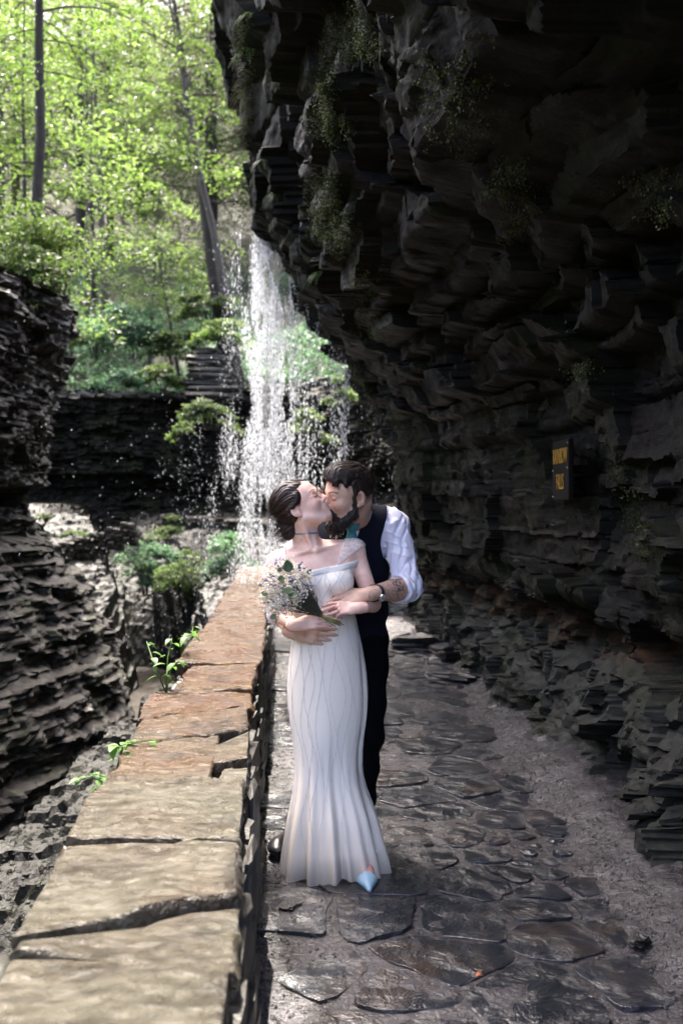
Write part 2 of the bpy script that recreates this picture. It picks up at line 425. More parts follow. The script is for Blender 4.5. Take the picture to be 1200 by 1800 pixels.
# ------------------------------------------------------------------ the path and its flagstones
t = NT('wet silt and grit')
p = t.pos(); a = t.noise(p, 2.2, 5, .65); b = t.noise(p, 60, 4, .7); c_ = t.noise(p, 14, 5, .7)
col = t.ramp(a, [(.3, (.01658, .01544, .01816)), (.55, (.03929, .03580, .04128)), (.75, (.07851, .07231, .08224))])
col = t.mix(t.ramp(b, [(.4, 0), (.65, .55)]), col, (.0137, .0117, .0109))
hh = t.math('ADD', t.math('MULTIPLY', b, .35), c_)
M['silt'] = t.fin(col, t.ramp(c_, [(.3, .12), (.65, .42)]), t.bump(hh, .018))
def path_right(y): return np.interp(y, [0, 3, 8, 12, 15], [1.25, 1.26, 1.26, 1.15, 1.0])
def path_z(x, y, silt=False):
    z = .018 * fbm(x * 1.5, y * 1.5, 110, 4) + .007 * facet(x / .14, y / .14, 111, .8) * (.15 + .7 * sstep(.8, 1.05, x)) + .006 * fbm(x * 14, y * 14, 112, 2)
    z = z + .10 * sstep(.85, 1.35, x) ** 2
    if silt: z = z - .004 + .018 * np.clip(fbm(x * 1.9, y * 1.9, 117, 3) - .2, 0, 1) + .003 * np.clip(fbm(x * 3.2 + .6 * fbm(x * 2, y * 2, 115, 2), y * 3.2, 114, 4) + .05, -.3, 1)
    return z + .03 * np.clip(y - 10, 0, 9)
us4 = axis((0, 1, .0075)); ys4 = axis((-7, 1.6, .2), (1.6, 9, .02), (9, 19, .06))
A, B = np.meshgrid(us4, ys4, indexing='ij')
A = wall_c(B) - .05 + (1.8 - wall_c(B)) * A
pth = tag(mesh_np('path', np.stack([A, B, path_z(A, B, True)], -1), grid_faces(len(us4), len(ys4)), M['silt']), 'wet stone path between the parapet wall and the cliff', None, None, 'structure')
t = NT('wet flagstone')
p = t.pos(); a = t.noise(p, 2.4, 4, .6, .4); b = t.noise(p, 9, 6, .65, .6); c_ = t.noise(p, 70, 3, .7)
oi = t.n('ObjectInfo')
col = t.ramp(a, [(.30, (.0075, .009, .012)), (.5, (.0155, .017, .021)), (.63, (.030, .022, .018)), (.72, (.021, .024, .030))])
col = t.mix(t.ramp(oi.outputs['Random'], [(0, .0), (1, .6)]), col, (.019, .0205, .026))
col = t.mix(t.ramp(b, [(.52, 0), (.78, .55)]), col, (.040, .038, .041))
hh = t.math('ADD', b, t.math('MULTIPLY', c_, .12))
M['flag'] = t.fin(col, t.ramp(b, [(.3, .08), (.7, .30)]), t.bump(t.math('ADD', hh, t.math('MULTIPLY', a, 1.2)), .022), Specular_IOR_Level=.7)
def clip_poly(poly, n, d):
    out = []
    for i in range(len(poly)):
        a, b = poly[i], poly[(i + 1) % len(poly)]
        da = a[0] * n[0] + a[1] * n[1] - d; db = b[0] * n[0] + b[1] * n[1] - d
        if da <= 0: out.append(a)
        if da * db < 0:
            t_ = da / (da - db); out.append((a[0] + (b[0] - a[0]) * t_, a[1] + (b[1] - a[1]) * t_))
    return out
rng = random.Random(7)
seeds = []
tries = 0
while tries < 9000 and len(seeds) < 330:
    tries += 1
    x = rng.uniform(-.42, 1.3); y = rng.uniform(1.9, 10.5)
    rmin = .31 + .17 * vn2(x * 1.3 + 4, y * 1.3, 120) - .12 * sstep(.5, .95, x)
    if all((x - a) ** 2 + ((y - b) * .85) ** 2 > rmin * rmin for a, b in seeds): seeds.append((x, y))
n_flag = 0
for (x, y) in seeds:
    if not (wall_c(y) + .42 + .08 * vn2(y * 2, 1, 4) < x < 1.05 + .08 * vn2(y * 1.5, 3, 5)): continue
    if rng.random() < .03: continue
    poly = [(x - 1, y - 1), (x + 1, y - 1), (x + 1, y + 1), (x - 1, y + 1)]
    for (a, b) in seeds:
        if (a, b) == (x, y) or abs(a - x) > 1 or abs(b - y) > 1: continue
        n = (a - x, b - y); L = math.hypot(*n)
        if L > 1.2: continue
        n = (n[0] / L, n[1] / L); d = n[0] * (x + a) / 2 + n[1] * (y + b) / 2 - rng.uniform(.003, .016)
        poly = clip_poly(poly, n, d)
        if len(poly) < 3: break
    if len(poly) < 3: continue
    cx = sum(p_[0] for p_ in poly) / len(poly); cy = sum(p_[1] for p_ in poly) / len(poly)
    ring = []
    for i in range(len(poly)):
        a, b = poly[i], poly[(i + 1) % len(poly)]
        L = math.hypot(b[0] - a[0], b[1] - a[1]); k = max(1, int(L / .035))
        for q in range(k):
            u = q / k; px_ = a[0] + (b[0] - a[0]) * u; py_ = a[1] + (b[1] - a[1]) * u
            e = .009 * float(vn2(px_ * 22, py_ * 22, 130)) + .014 * float(vn2(px_ * 5, py_ * 5, 132)) + .005
            dx, dy = cx - px_, cy - py_; dl = math.hypot(dx, dy) + 1e-6
            ring.append((px_ + dx / dl * (e + (.015 if q == 0 else 0)), py_ + dy / dl * (e + (.015 if q == 0 else 0))))
    N = len(ring)
    if N < 4: continue
    tx, ty = rng.uniform(-.011, .011), rng.uniform(-.011, .011); z0 = rng.uniform(-.001, .003)
    bz = float(path_z(cx, cy))
    V = []
    for (f_, dz) in ((1.0, -.03), (.996, .0), (.985, .002), (.55, .002)):
        for (a, b) in ring:
            xx = cx + (a - cx) * f_; yy = cy + (b - cy) * f_
            V.append((xx, yy, bz + z0 + dz + tx * (xx - cx) + ty * (yy - cy) + (.007 * float(fbm(xx * 5, yy * 5, 131, 3)) if f_ < 1 else 0)))
    V.append((cx, cy, bz + z0 + .007 + .007 * float(fbm(cx * 5, cy * 5, 131, 3))))
    mb = MB(); F = []
    for r_ in range(3):
        for i in range(N): F.append((r_ * N + i, r_ * N + (i + 1) % N, (r_ + 1) * N + (i + 1) % N, (r_ + 1) * N + i))
    for i in range(N): F.append((3 * N + i, 3 * N + (i + 1) % N, 4 * N))
    mb.add(V, F); mb.build('flagstone', M['flag'], pth, smooth=False); n_flag += 1
print('flagstones', n_flag, time.time() - T0)

# grit and pebbles along the edges of the path
def pebbles(name, pts, r0, r1, m, seed, label, parent=None):
    rg = np.random.RandomState(seed)
    base = np.array([(1, 0, 0), (-1, 0, 0), (0, 1, 0), (0, -1, 0), (0, 0, 1), (0, 0, -1)], float)
    tri = np.array([(0, 2, 4), (2, 1, 4), (1, 3, 4), (3, 0, 4), (2, 0, 5), (1, 2, 5), (3, 1, 5), (0, 3, 5)])
    n = len(pts); r = r0 + (r1 - r0) * rg.rand(n) ** 3
    sc = rg.uniform(.55, 1.5, (n, 1, 3)) * np.array([1, 1, .55]); a = rg.rand(n) * 6.28
    Vb = base[None] * sc * r[:, None, None] * rg.uniform(.75, 1.25, (n, 6, 1))
    ca, sa = np.cos(a)[:, None], np.sin(a)[:, None]
    V = np.stack([Vb[..., 0] * ca - Vb[..., 1] * sa, Vb[..., 0] * sa + Vb[..., 1] * ca, Vb[..., 2]], -1) + np.asarray(pts)[:, None, :]
    F = (tri[None] + (np.arange(n) * 6)[:, None, None]).reshape(-1, 3)
    o = mesh_np(name, V, F, m, smooth=False)
    return tag(o, label, None, None, 'stuff')
rg = np.random.RandomState(5)
py_ = rg.uniform(2.2, 11, 16000) ; side = rg.rand(16000) < .62
px_ = np.where(side, path_right(py_) - .02 - abs(rg.normal(0, .17, 16000)), wall_c(py_) + .27 + abs(rg.normal(0, .13, 16000)))
M['grit'] = rock_mat('grit', (.0100, .0100, .0100), (.0300, .0275, .0260), (.0800, .0700, .0650), rough=(.3, .7), strat=(8, 8, 8))
pebbles('gravel', np.stack([px_, py_, path_z(px_, py_, True) + .002], -1), .002, .011, M['grit'], 6, 'fine gravel lying along both edges of the path')

# ------------------------------------------------------------------ parapet wall
t = NT('wet tan coping stone')
p = t.pos(); oi = t.n('ObjectInfo')
a = t.noise(p, 3.2, 5, .65, .5); b = t.noise(t.pos((1.0, 1.6, 1)), 16, 6, .62, .8); c_ = t.noise(p, 45, 4, .65)
sx = t.n('SeparateColor'); t.l(oi.outputs['Color'], sx.inputs[0])
grey = t.ramp(a, [(.3, (.0264, .0230, .0146)), (.48, (.0510, .0450, .0303)), (.7, (.0766, .0698, .0505))])
rust = t.ramp(a, [(.3, (.01365, .00371, .00012)), (.46, (.03884, .01178, .00031)), (.6, (.04560, .01882, .00070)), (.75, (.02280, .00717, .00019))])
fr = t.math('ADD', t.math('MULTIPLY', sx.outputs[0], 1.3), t.math('MULTIPLY', t.math('SUBTRACT', t.noise(p, 1.7, 4), .5), 1.6))
cl_ = t.n('Clamp'); t.l(fr, cl_.inputs[0])
col = t.mix(cl_.outputs[0], grey, rust)
col = t.mix(t.ramp(t.noise(t.pos((1, 1.7, 1)), 4.2, 5, .7), [(.52, 0), (.64, .7)]), col, (.0175, .0140, .0078))
col = t.mix(t.ramp(c_, [(.5, 0), (.8, .35)]), col, (.0156, .0125, .0078))
hh = t.math('ADD', b, t.math('MULTIPLY', c_, .30))
M['coping'] = t.fin(col, t.ramp(t.noise(p, 7, 4), [(.3, .16), (.7, .42)]), t.bump(hh, .04), Specular_IOR_Level=.36)
M['wall_side'] = rock_mat('damp wall stone', (.0100, .0090, .0080), (.0275, .0240, .0200), (.0500, .0440, .0350), moss=(.0150, .0200, .0070), moss_amt=.3, strat=(1, 1, 5))
WH = .62
wall = empty('stone_wall', (-.6, 4, 0))
tag(wall, 'low parapet wall topped with wet tan slabs stained orange', 'stone wall', None, 'thing')
ys5 = axis((.6, 3, .06), (3, 10, .04), (10, 16, .12))
prof = [(-.30, -.9), (-.27, -.3), (-.235, .2), (-.21, .5), (-.2, .545), (.195, .545), (.205, .5), (.225, .3), (.245, .1), (.26, -.1)]
prof = np.array(prof); pu = np.linspace(0, len(prof) - 1, 44); pxp = np.interp(pu, range(len(prof)), prof[:, 0]); pzp = np.interp(pu, range(len(prof)), prof[:, 1])
A, Uu = np.meshgrid(ys5, np.arange(44), indexing='ij')
disp = .05 * facet(A / .22, pzp[Uu] / .12, 140) * np.where((pzp[Uu] < .53), 1, 0)
sgn = np.sign(pxp[Uu])
V = np.stack([wall_c(A) + pxp[Uu] + sgn * disp * .5 - sgn * .02, A, pzp[Uu] + (pzp[Uu] > .53) * -.01], -1)
core = mesh_np('rubble_core', V, grid_faces(len(ys5), 44), M['wall_side'], smooth=False); under(core, wall)
# coping slabs: joints as (y at left edge, y at right edge)
J = [(.9, .9), (2.15, 2.10), (2.21, 2.47), (2.87, 2.85), (3.49, 3.50), (4.02, 4.25), (4.43, 4.74), (5.12, 5.18), (6.02, 6.04), (7.45, 7.6), (8.6, 8.5), (9.9, 9.8), (11.2, 11.3), (12.6, 12.5), (14.3, 14.3)]
RUST = [.05, .0, .08, .14, .42, .62, .95, .9, .95, .85, .9, .8, .8, .8]
def slab(i, x0f, x1f, rust, gap=.008, zoff=0, thick=.085, y0=None, y1=None, seed=0, jag=.012):
    (l0, r0), (l1, r1) = (y0 or J[i]), (y1 or J[i + 1])
    nu, nv = 15, max(8, int((l1 - l0) / .04))
    fu = lambda b: 0 if b == 0 else 1 if b == nu else .018 + .964 * (b - 1) / (nu - 2)
    fv2 = lambda a: 0 if a == 0 else 1 if a == nv else (.008 / max(.05, l1 - l0)) + (1 - .016 / max(.05, l1 - l0)) * (a - 1) / (nv - 2)
    tl = rng.uniform(-.012, .012); tr = rng.uniform(-.012, .012)
    top = []
    for a in range(nv + 1):
        for b in range(nu + 1):
            v = fv2(a); u = fu(b)
            y = (l0 + gap + (l1 - l0 - 2 * gap) * v) * (1 - u) + (r0 + gap + (r1 - r0 - 2 * gap) * v) * u
            ex = jag * float(fbm(y * 6, b // 8 * 3.7 + i, 150 + seed, 3))
            xl = x0f + (ex if b < 8 else 0) * 2.0; xr = x1f + (0 if b < 8 else ex)
            # ends wander a little
            y += (jag * float(fbm(u * 3 + i * 2.3, (0 if a < nv / 2 else 7), 151, 3))) * (1 if a in (0, nv) else .5)
            x = float(wall_c(y)) + xl + (xr - xl) * u
            e = min(a, nv - a, 1.0) * min(b, nu - b, 1.0)
            z = WH + zoff + tl * (u - .5) + tr * (v - .5) + .012 * float(fbm(x * 5, y * 5, 152, 4)) + .006 * float(facet(np.float64(x / .12), np.float64(y / .12), 153)) - (.007 if e == 0 else 0)
            top.append((x, y, z))
    T = np.array(top).reshape(nv + 1, nu + 1, 3)
    loop = [(0, b) for b in range(nu)] + [(a, nu) for a in range(nv)] + [(nv, b) for b in range(nu, 0, -1)] + [(a, 0) for a in range(nv, 0, -1)]
    V = [tuple(p_) for p_ in T.reshape(-1, 3)]; F = [tuple(f_) for f_ in grid_faces(nv + 1, nu + 1)]
    n0 = len(V); cx, cy = T[..., 0].mean(), T[..., 1].mean()
    idx = [a * (nu + 1) + b for a, b in loop]
    for lev, dz, off in ((0, -.018, .006), (1, -.05, .002), (2, -thick, -.02)):
        for k_, (a, b) in enumerate(loop):
            x, y, z = T[a, b]; d = math.hypot(x - cx, y - cy) + 1e-6
            o_ = off + .014 * float(vn2(k_ * .9, lev * 1.7 + i, 154))
            V.append((x + (x - cx) / d * o_, y + (y - cy) / d * o_ * .4, z + dz))
    N = len(loop)
    for k_ in range(N):
        F.append((idx[k_], n0 + k_, n0 + (k_ + 1) % N, idx[(k_ + 1) % N]))
        for lev in (0, 1): F.append((n0 + lev * N + k_, n0 + (lev + 1) * N + k_, n0 + (lev + 1) * N + (k_ + 1) % N, n0 + lev * N + (k_ + 1) % N))
    mb = MB(); mb.add(V, [tuple(reversed(f_)) for f_ in F])
    o = mb.build('coping_slab', M['coping']); o.data.set_sharp_from_angle(angle=R(38)); o.color = (rust, 0, 0, 1); under(o, wall)
    return o
for i in range(len(J) - 1):
    if i == 7:
        slab(i, -.17, .235, RUST[i], zoff=-.004)
    elif i == 4:
        slab(i, -.25, .108, RUST[i]); 
        o = slab(i, .115, .235, .25, zoff=-.004, y0=(3.72, 3.78), seed=3); 
        o = slab(i, .13, .24, .02, zoff=-.022, y0=(3.50, 3.50), y1=(3.70, 3.76), seed=5, thick=.05)
        o['label'] = 'pale broken corner block sunk below the coping'
    else:
        slab(i, -.25 + rng.uniform(-.025, .025), .235 + rng.uniform(-.014, .014), RUST[i], gap=.011, zoff=(.0, -.007, .003, .013, -.002, .006, -.003, 0, .003, -.004, .004, -.003, .004)[i % 13])
# rough stones of the inner and the outer face
def stone_box(c, h, seed, m, name, root, roundness=.35, rz=0.0):
    rs = random.Random(seed); V = []
    for x in (-1, 0, 1):
        for y in (-1, 0, 1):
            for z in (-1, 0, 1):
                if x == y == z == 0: V.append(None); continue
                q = Vector((x, y, z)); n_ = abs(x) + abs(y) + abs(z)
                q *= {1: 1.0, 2: 1 - roundness * .22, 3: 1 - roundness * .42}[n_]
                q += Vector((rs.uniform(-.13, .13), rs.uniform(-.13, .13), rs.uniform(-.13, .13)))
                q = Vector((q.x * h[0], q.y * h[1], q.z * h[2])); q.rotate(Matrix.Rotation(rz, 3, 'Z'))
                V.append(Vector(c) + q)
    def ix(x, y, z): return (x + 1) * 9 + (y + 1) * 3 + z + 1
    F = []
    for ax in range(3):
        for s_ in (-1, 1):
            for a in (-1, 0):
                for b in (-1, 0):
                    q = []
                    for da, db in ((0, 0), (1, 0), (1, 1), (0, 1)):
                        c3 = [0, 0, 0]; c3[ax] = s_; c3[(ax + 1) % 3] = a + da; c3[(ax + 2) % 3] = b + db; q.append(ix(*c3))
                    F.append(tuple(q if s_ > 0 else q[::-1]))
    V[13] = Vector(c)
    mb = MB(); mb.add(V, F); o = mb.build(name, m, smooth=roundness > .5)
    if root: under(o, root)
    return o
k = 0
for course, (z0, z1) in enumerate(((.02, .15), (.15, .26), (.26, .4), (.4, .53))):
    y = 1.4 + rng.uniform(0, .2)
    while y < 9.5:
        L = rng.uniform(.14, .42); zc = (z0 + z1) / 2
        stone_box((float(wall_c(y + L / 2)) + .19 + .045 * (1 - zc / .6) + rng.uniform(-.014, .012), y + L / 2, zc), (.055, L / 2 - .006, (z1 - z0) / 2 - .003), k, M['wall_side'], 'wall_stone', wall)
        y += L; k += 1
for course, (z0, z1) in enumerate(((.3, .42), (.42, .535))):
    y = 2.2
    while y < 7:
        L = rng.uniform(.18, .45); zc = (z0 + z1) / 2
        stone_box((float(wall_c(y + L / 2)) - .2 + rng.uniform(-.02, .02), y + L / 2, zc), (.05, L / 2 - .006, (z1 - z0) / 2 - .003), 900 + k, M['wall_side'], 'wall_stone', wall)
        y += L; k += 1
# thin upright stones leaning on the inner face, seen beside the gown
for (px_, py_, Y, hx, hy, hz) in ((452, 1405, 3.55, .012, .10, .16), (448, 1500, 3.0, .014, .12, .13)):
    q = P(px_, py_, Y); stone_box((float(wall_c(Y)) + .262, Y, .43), (hx, hy, hz), int(px_), M['wall_side'], 'wall_stone', wall)
o = stone_box((float(wall_c(2.1)) - .30, 2.16, WH - .08), (.05, .1, .045), 79, M['wall_side'], 'wall_stone', wall, .6)
print('wall', time.time() - T0)
# ------------------------------------------------------------------ leaves, trees, shrubs
M['leaf_bright'] = leaf_mat('sunlit maple leaves', (0.0495, 0.0818, 0.0220), (0.0718, 0.1072, 0.0324), (0.0991, 0.1327, 0.0504), .55)
M['leaf_mid'] = leaf_mat('green leaves', (0.0374, 0.0605, 0.0210), (0.0576, 0.0864, 0.0321), (0.0864, 0.1123, 0.0501), .5)
M['leaf_blue'] = leaf_mat('cool green leaves', (0.0519, 0.0993, 0.0614), (0.0864, 0.1469, 0.0938), (0.1383, 0.1988, 0.1398), .4, (1.3, 1.6, 1.0))
M['leaf_grey'] = leaf_mat('hemlock sprays', (0.0432, 0.0490, 0.0385), (0.0691, 0.0749, 0.0593), (0.1094, 0.1123, 0.0904), .4, (1.5, 1.5, 1.1))
M['bark'] = rock_mat('bark', (.0110, .0088, .0066), (.0275, .0220, .0165), (.0495, .0413, .0319), rough=(.8, .95), strat=(8, 8, 1))
M['bark_pale'] = rock_mat('pale bark', (.0275, .0220, .0165), (.0605, .0495, .0385), (.0935, .0798, .0660), rough=(.8, .95), strat=(8, 8, 1))

def leaf_arrays(pts, size, rg, droop=.25, sd=.45, az=None, slim=.55, jag=True):
    """one folded leaf blade of two facing quads' worth per point"""
    n = len(pts); a = rg.rand(n) * 6.283 if az is None else az + rg.normal(0, .7, n)
    s = size * rg.uniform(.55, 1.35, n)
    pitch = -droop + rg.normal(0, sd, n); roll = rg.normal(0, sd, n)
    d = np.stack([np.cos(a) * np.cos(pitch), np.sin(a) * np.cos(pitch), np.sin(pitch)], -1)
    sd_ = np.stack([-np.sin(a), np.cos(a), np.zeros(n)], -1)
    up = np.cross(d, sd_)
    l = sd_ * np.cos(roll)[:, None] + up * np.sin(roll)[:, None]
    up2 = np.cross(d, l)
    S = s[:, None]; p = np.asarray(pts)
    V = np.stack([p, p + d * S * .45 + l * S * slim * .5 + up2 * S * .08, p + d * S, p + d * S * .45 - l * S * slim * .5 + up2 * S * .08], 1)
    F = np.arange(n * 4).reshape(n, 4)
    return V.reshape(-1, 3), F

def leaf_obj(name, pts, size, m, seed, parent=None, **kw):
    V, F = leaf_arrays(pts, size, np.random.RandomState(seed), **kw)
    return mesh_np(name, V, F, m, smooth=False, parent=parent)

def bez(a, b, c, t):
    t = np.asarray(t)[:, None]; return a * (1 - t) ** 2 + 2 * b * t * (1 - t) + c * t ** 2

def crown_pts(h, r, nb, per, seed, z0=.3, shape='wide', flat=.05, toward=None):
    """branch sprays: flattened fans of leaves along drooping boughs, local coordinates"""
    rg = np.random.RandomState(seed); P_ = []; boughs = []
    for i in range(nb):
        f = z0 + (1 - z0) * ((i + rg.rand()) / nb)
        zz = h * f
        prof = {'wide': math.sin(math.pi * min(1, (f - z0) / (1 - z0) * .8 + .2)) ** .7, 'cone': 1.08 - (f - z0) / (1 - z0), 'tall': .75}[shape]
        L = r * prof * rg.uniform(.55, 1.15) + .25
        az = i * 2.4 + rg.normal(0, .4)
        if toward is not None and rg.rand() < .45: az = toward + rg.normal(0, .6)
        d = np.array([math.cos(az), math.sin(az), 0.]); sd_ = np.array([-d[1], d[0], 0.])
        a = np.array([0, 0, zz]); b = a + d * L * .55 + np.array([0, 0, L * rg.uniform(.1, .35)]); c = a + d * L + np.array([0, 0, -L * rg.uniform(-.05, .3)])
        boughs.append((a, b, c))
        n = int(per * (L / r + .3)); t = rg.uniform(.18, 1.02, n) ** .8
        q = bez(a, b, c, t)
        wdt = L * .36 * np.sin(np.clip(t, 0, 1) * math.pi * .82 + .35)
        # twig structure inside a spray: leaves bunch on side twigs
        tw = np.round((t * 9 + rg.rand())).astype(int); side = rg.uniform(-1, 1, n)
        q = q + sd_ * (side * wdt)[:, None] + d * (abs(side) * wdt * .5)[:, None]
        q[:, 2] += rg.normal(0, flat + .02 * L, n) - .14 * (side * wdt) ** 2
        P_.append(q)
    return np.concatenate(P_), boughs

def trunk_mesh(h, r, boughs, seed, lean=(0, 0), n=8, dead=0, top=1.0):
    rg = random.Random(seed); mb = MB(); pts = []; rad = []
    for i in range(9):
        f = i / 8 * top
        pts.append(Vector((lean[0] * f + .02 * h * (rg.random() - .5) * (f > 0) * .4, lean[1] * f + .02 * h * (rg.random() - .5) * .4 * (f > 0), h * f - (.4 if i == 0 else 0))))
        rad.append(r * (1.25 if i == 0 else 1 - .85 * f))
    mb.tube(pts, rad, n)
    def at_h(z):
        f = min(.999, max(0, z / (h * top))) * 8; i = int(f); return pts[i].lerp(pts[i + 1], f - i)
    for a, b, c in boughs:
        o = at_h(a[2]); a2 = Vector(a) + Vector((o.x, o.y, 0)); 
        q = bez(np.array(a2), np.array(b) + np.array((o.x, o.y, 0)), np.array(c) + np.array((o.x, o.y, 0)), np.linspace(0, 1, 6))
        rr = max(.006, r * .28 * (1 - .6 * a[2] / h)); mb.tube([Vector(x) for x in q], [rr * (1 - .8 * k / 5) for k in range(6)], 4, False)
    for i in range(dead):
        z = h * rg.uniform(.15, .75); o = at_h(z); az = rg.uniform(-1.2, 1.2) if i % 3 else rg.uniform(0, 6.28)
        L = rg.uniform(.8, 2.2); p = Vector(o); q = [p.copy()]; d = Vector((math.cos(az), math.sin(az) * .7, .12))
        for k in range(6):
            d += Vector((rg.uniform(-.25, .25), rg.uniform(-.25, .25), -.16)); p = p + d.normalized() * L / 6; q.append(p.copy())
        mb.tube(q, [.014 * (1 - .13 * k) for k in range(7)], 4, False)
        for k in (2, 3, 4):
            dd = (q[k + 1] - q[k]).normalized() + Vector((rg.uniform(-.7, .7), rg.uniform(-.7, .7), rg.uniform(-.7, .2)))
            e = [q[k], q[k] + dd * L * .14, q[k] + dd * L * .28 + Vector((0, 0, -.05))]; mb.tube(e, [.006, .004, .002], 3, False)
    return mb

def tree(loc, h, r, tr, nb, per, leaf, m, seed, label, z0=.3, shape='wide', bark='bark', lean=(0, 0), dead=0, toward=None, group=None, top=1.0):
    root = empty('tree', loc); tag(root, label, 'tree', group)
    pts, boughs = crown_pts(h, r, nb, per, seed, z0, shape, toward=toward)
    pts[:, 0] += lean[0] * pts[:, 2] / h; pts[:, 1] += lean[1] * pts[:, 2] / h
    trunk_mesh(h, tr, boughs, seed, lean, dead=dead, top=top).build('trunk', M[bark], root)
    leaf_obj('crown', pts, leaf, M[m], seed, root)
    return root
def copy_tree(src, loc, rz, sc, label, mats=None):
    r = src.copy(); COL.objects.link(r); r.location = loc; r.rotation_euler = (0, 0, rz); r.scale = (sc, sc, sc); r['label'] = label
    for ch in list(src.children):
        c = ch.copy(); COL.objects.link(c); c.parent = r
        if mats and ch.name.startswith('crown'):
            c.data = ch.data.copy() if ch.data.users > 40 else ch.data
            c.material_slots[0].link = 'OBJECT'; c.material_slots[0].material = M[mats]
    return r
def hz(x, y): return float(hill_z(x, y)) - .1
G1 = 'trees on the wooded slope'
# the slender trunk on the left bank and the leafy maple beside it
tree((-4.92, 16.2, 4.5), 12, 2.6, .105, 26, 60, .10, 'leaf_bright', 201, 'slender dark trunk with bare drooping side branches at upper left', z0=.42, dead=22)
tree((-6.6, 15.2, 4.7), 8.5, 3.0, .06, 40, 170, .10, 'leaf_bright', 202, 'leafy yellow-green maple left of the slender dark trunk', z0=.1)
tree((-6.0, 18.8, 4.4), 7.5, 2.7, .06, 42, 170, .105, 'leaf_bright', 203, 'bright young maple with layered sprays behind the slender dark trunk', z0=.05)
# pair of trunks right of centre
tree((-3.25, 28.9, hz(-3.25, 29.2)), 13, 2.4, .20, 14, 60, .13, 'leaf_grey', 204, 'thick dark leaning trunk, left of the close pair by the falls', z0=.62, lean=(-1.9, 0), dead=10)
tree((-2.85, 28.6, hz(-2.85, 29.0)), 12, 2.6, .15, 20, 110, .14, 'leaf_bright', 205, 'paler brown leaning trunk, right of the close pair by the falls', z0=.46, toward=-1.6, bark='bark_pale', lean=(-2.3, 0), dead=10)
# thin trunks and saplings on the slope
for i, (px, Y, h, tr, m, bk, ln, lab) in enumerate((
        (150, 33, 9, .11, 'leaf_mid', 'bark_pale', .3, 'leftmost of four thin brown trunks on the shaded slope'),
        (168, 34, 10, .10, 'leaf_bright', 'bark', -.4, 'dark thin trunk second from left of four on the slope'),
        (188, 33, 11, .16, 'leaf_mid', 'bark_pale', -.5, 'stoutest of four thin brown trunks on the shaded slope'),
        (213, 32, 8, .06, 'leaf_bright', 'bark_pale', .2, 'thin upright sapling right of the stout brown trunk'))):
    x = (px - 600) * Y / FPX
    tree((x, Y, hz(x, Y)), h, 1.9, tr, 15, 55, .12, m, 210 + i, lab, z0=.55, bark=bk, lean=(ln, 0), group=G1)
x = (325 - 600) * 30 / FPX
tree((x, 29.6, hz(x, 29.6) - .2), 5.0, 1.5, .07, 22, 110, .11, 'leaf_mid', 220, 'small dark sapling leaning left on the shrubby bank', z0=.45, lean=(-.9, 0), group=G1)
x = (265 - 600) * 30.5 / FPX
tree((x, 30.2, hz(x, 30.2)), 6.0, 2.3, .06, 26, 90, .12, 'leaf_bright', 221, 'bright layered young maple in front of the brown trunks', z0=.38, lean=(.3, 0), group=G1)
# big wood on the slope: four builds, copied
src = [tree((-10, 38, hz(-10, 38)), 13, 4.2, .2, 44, 240, .17, 'leaf_bright', 230, 'tall bright broadleaf tree at the far left of the slope', z0=.15, group=G1),
       tree((-5.2, 40, hz(-5.2, 40)), 15, 4.0, .22, 46, 230, .17, 'leaf_grey', 231, 'tall grey-green hemlock in the middle of the slope', z0=.15, shape='cone', group=G1),
       tree((-2.0, 43, hz(-2, 43)), 12, 3.6, .18, 44, 230, .16, 'leaf_mid', 232, 'mid green tree behind the close pair of trunks', z0=.2, group=G1)]
spots = [(1, -14, 43, .95, 2.0, 'tall conifer at the upper left edge', None),
         (2, -9.2, 46, 1.1, .4, 'high green tree above the slender dark trunk', 'leaf_bright'), (0, -3.2, 46, 1.05, 3.0, 'pale sunlit tree high behind the falls', 'leaf_grey'),
         (2, 1.8, 41, 1.1, 4.0, 'green tree mostly hidden by the overhanging cliff', None), (0, -14, 41, .75, 5.0, 'yellow-green tree at the left edge above the bank', None),
         (2, -5.2, 38.5, .8, 1.7, 'mid green tree filling the slope between the thin trunks and the close pair', None), (0, -9.3, 40, .8, .6, 'broad pale green tree in the middle distance at left', None), (2, -1.2, 36.5, .7, 5.2, 'small green tree half hidden behind the top of the falls', None),
         (1, 0.5, 50, 1.0, 1.1, 'grey-green conifer beside the cliff edge', None), (0, -18, 52, 1.15, 2.2, 'far broadleaf tree at the top left corner', None),
         (1, -8.5, 57, 1.05, .9, 'far grey conifer on the ridge', None), (2, -14, 60, 1.2, 3.3, 'far rounded tree on the ridge at left', 'leaf_grey')]
for k, x, y, sc, rz, lab, mm in spots: copy_tree(src[k], (x, y, hz(x, y)), rz, sc, lab, mm)
print('trees', time.time() - T0)

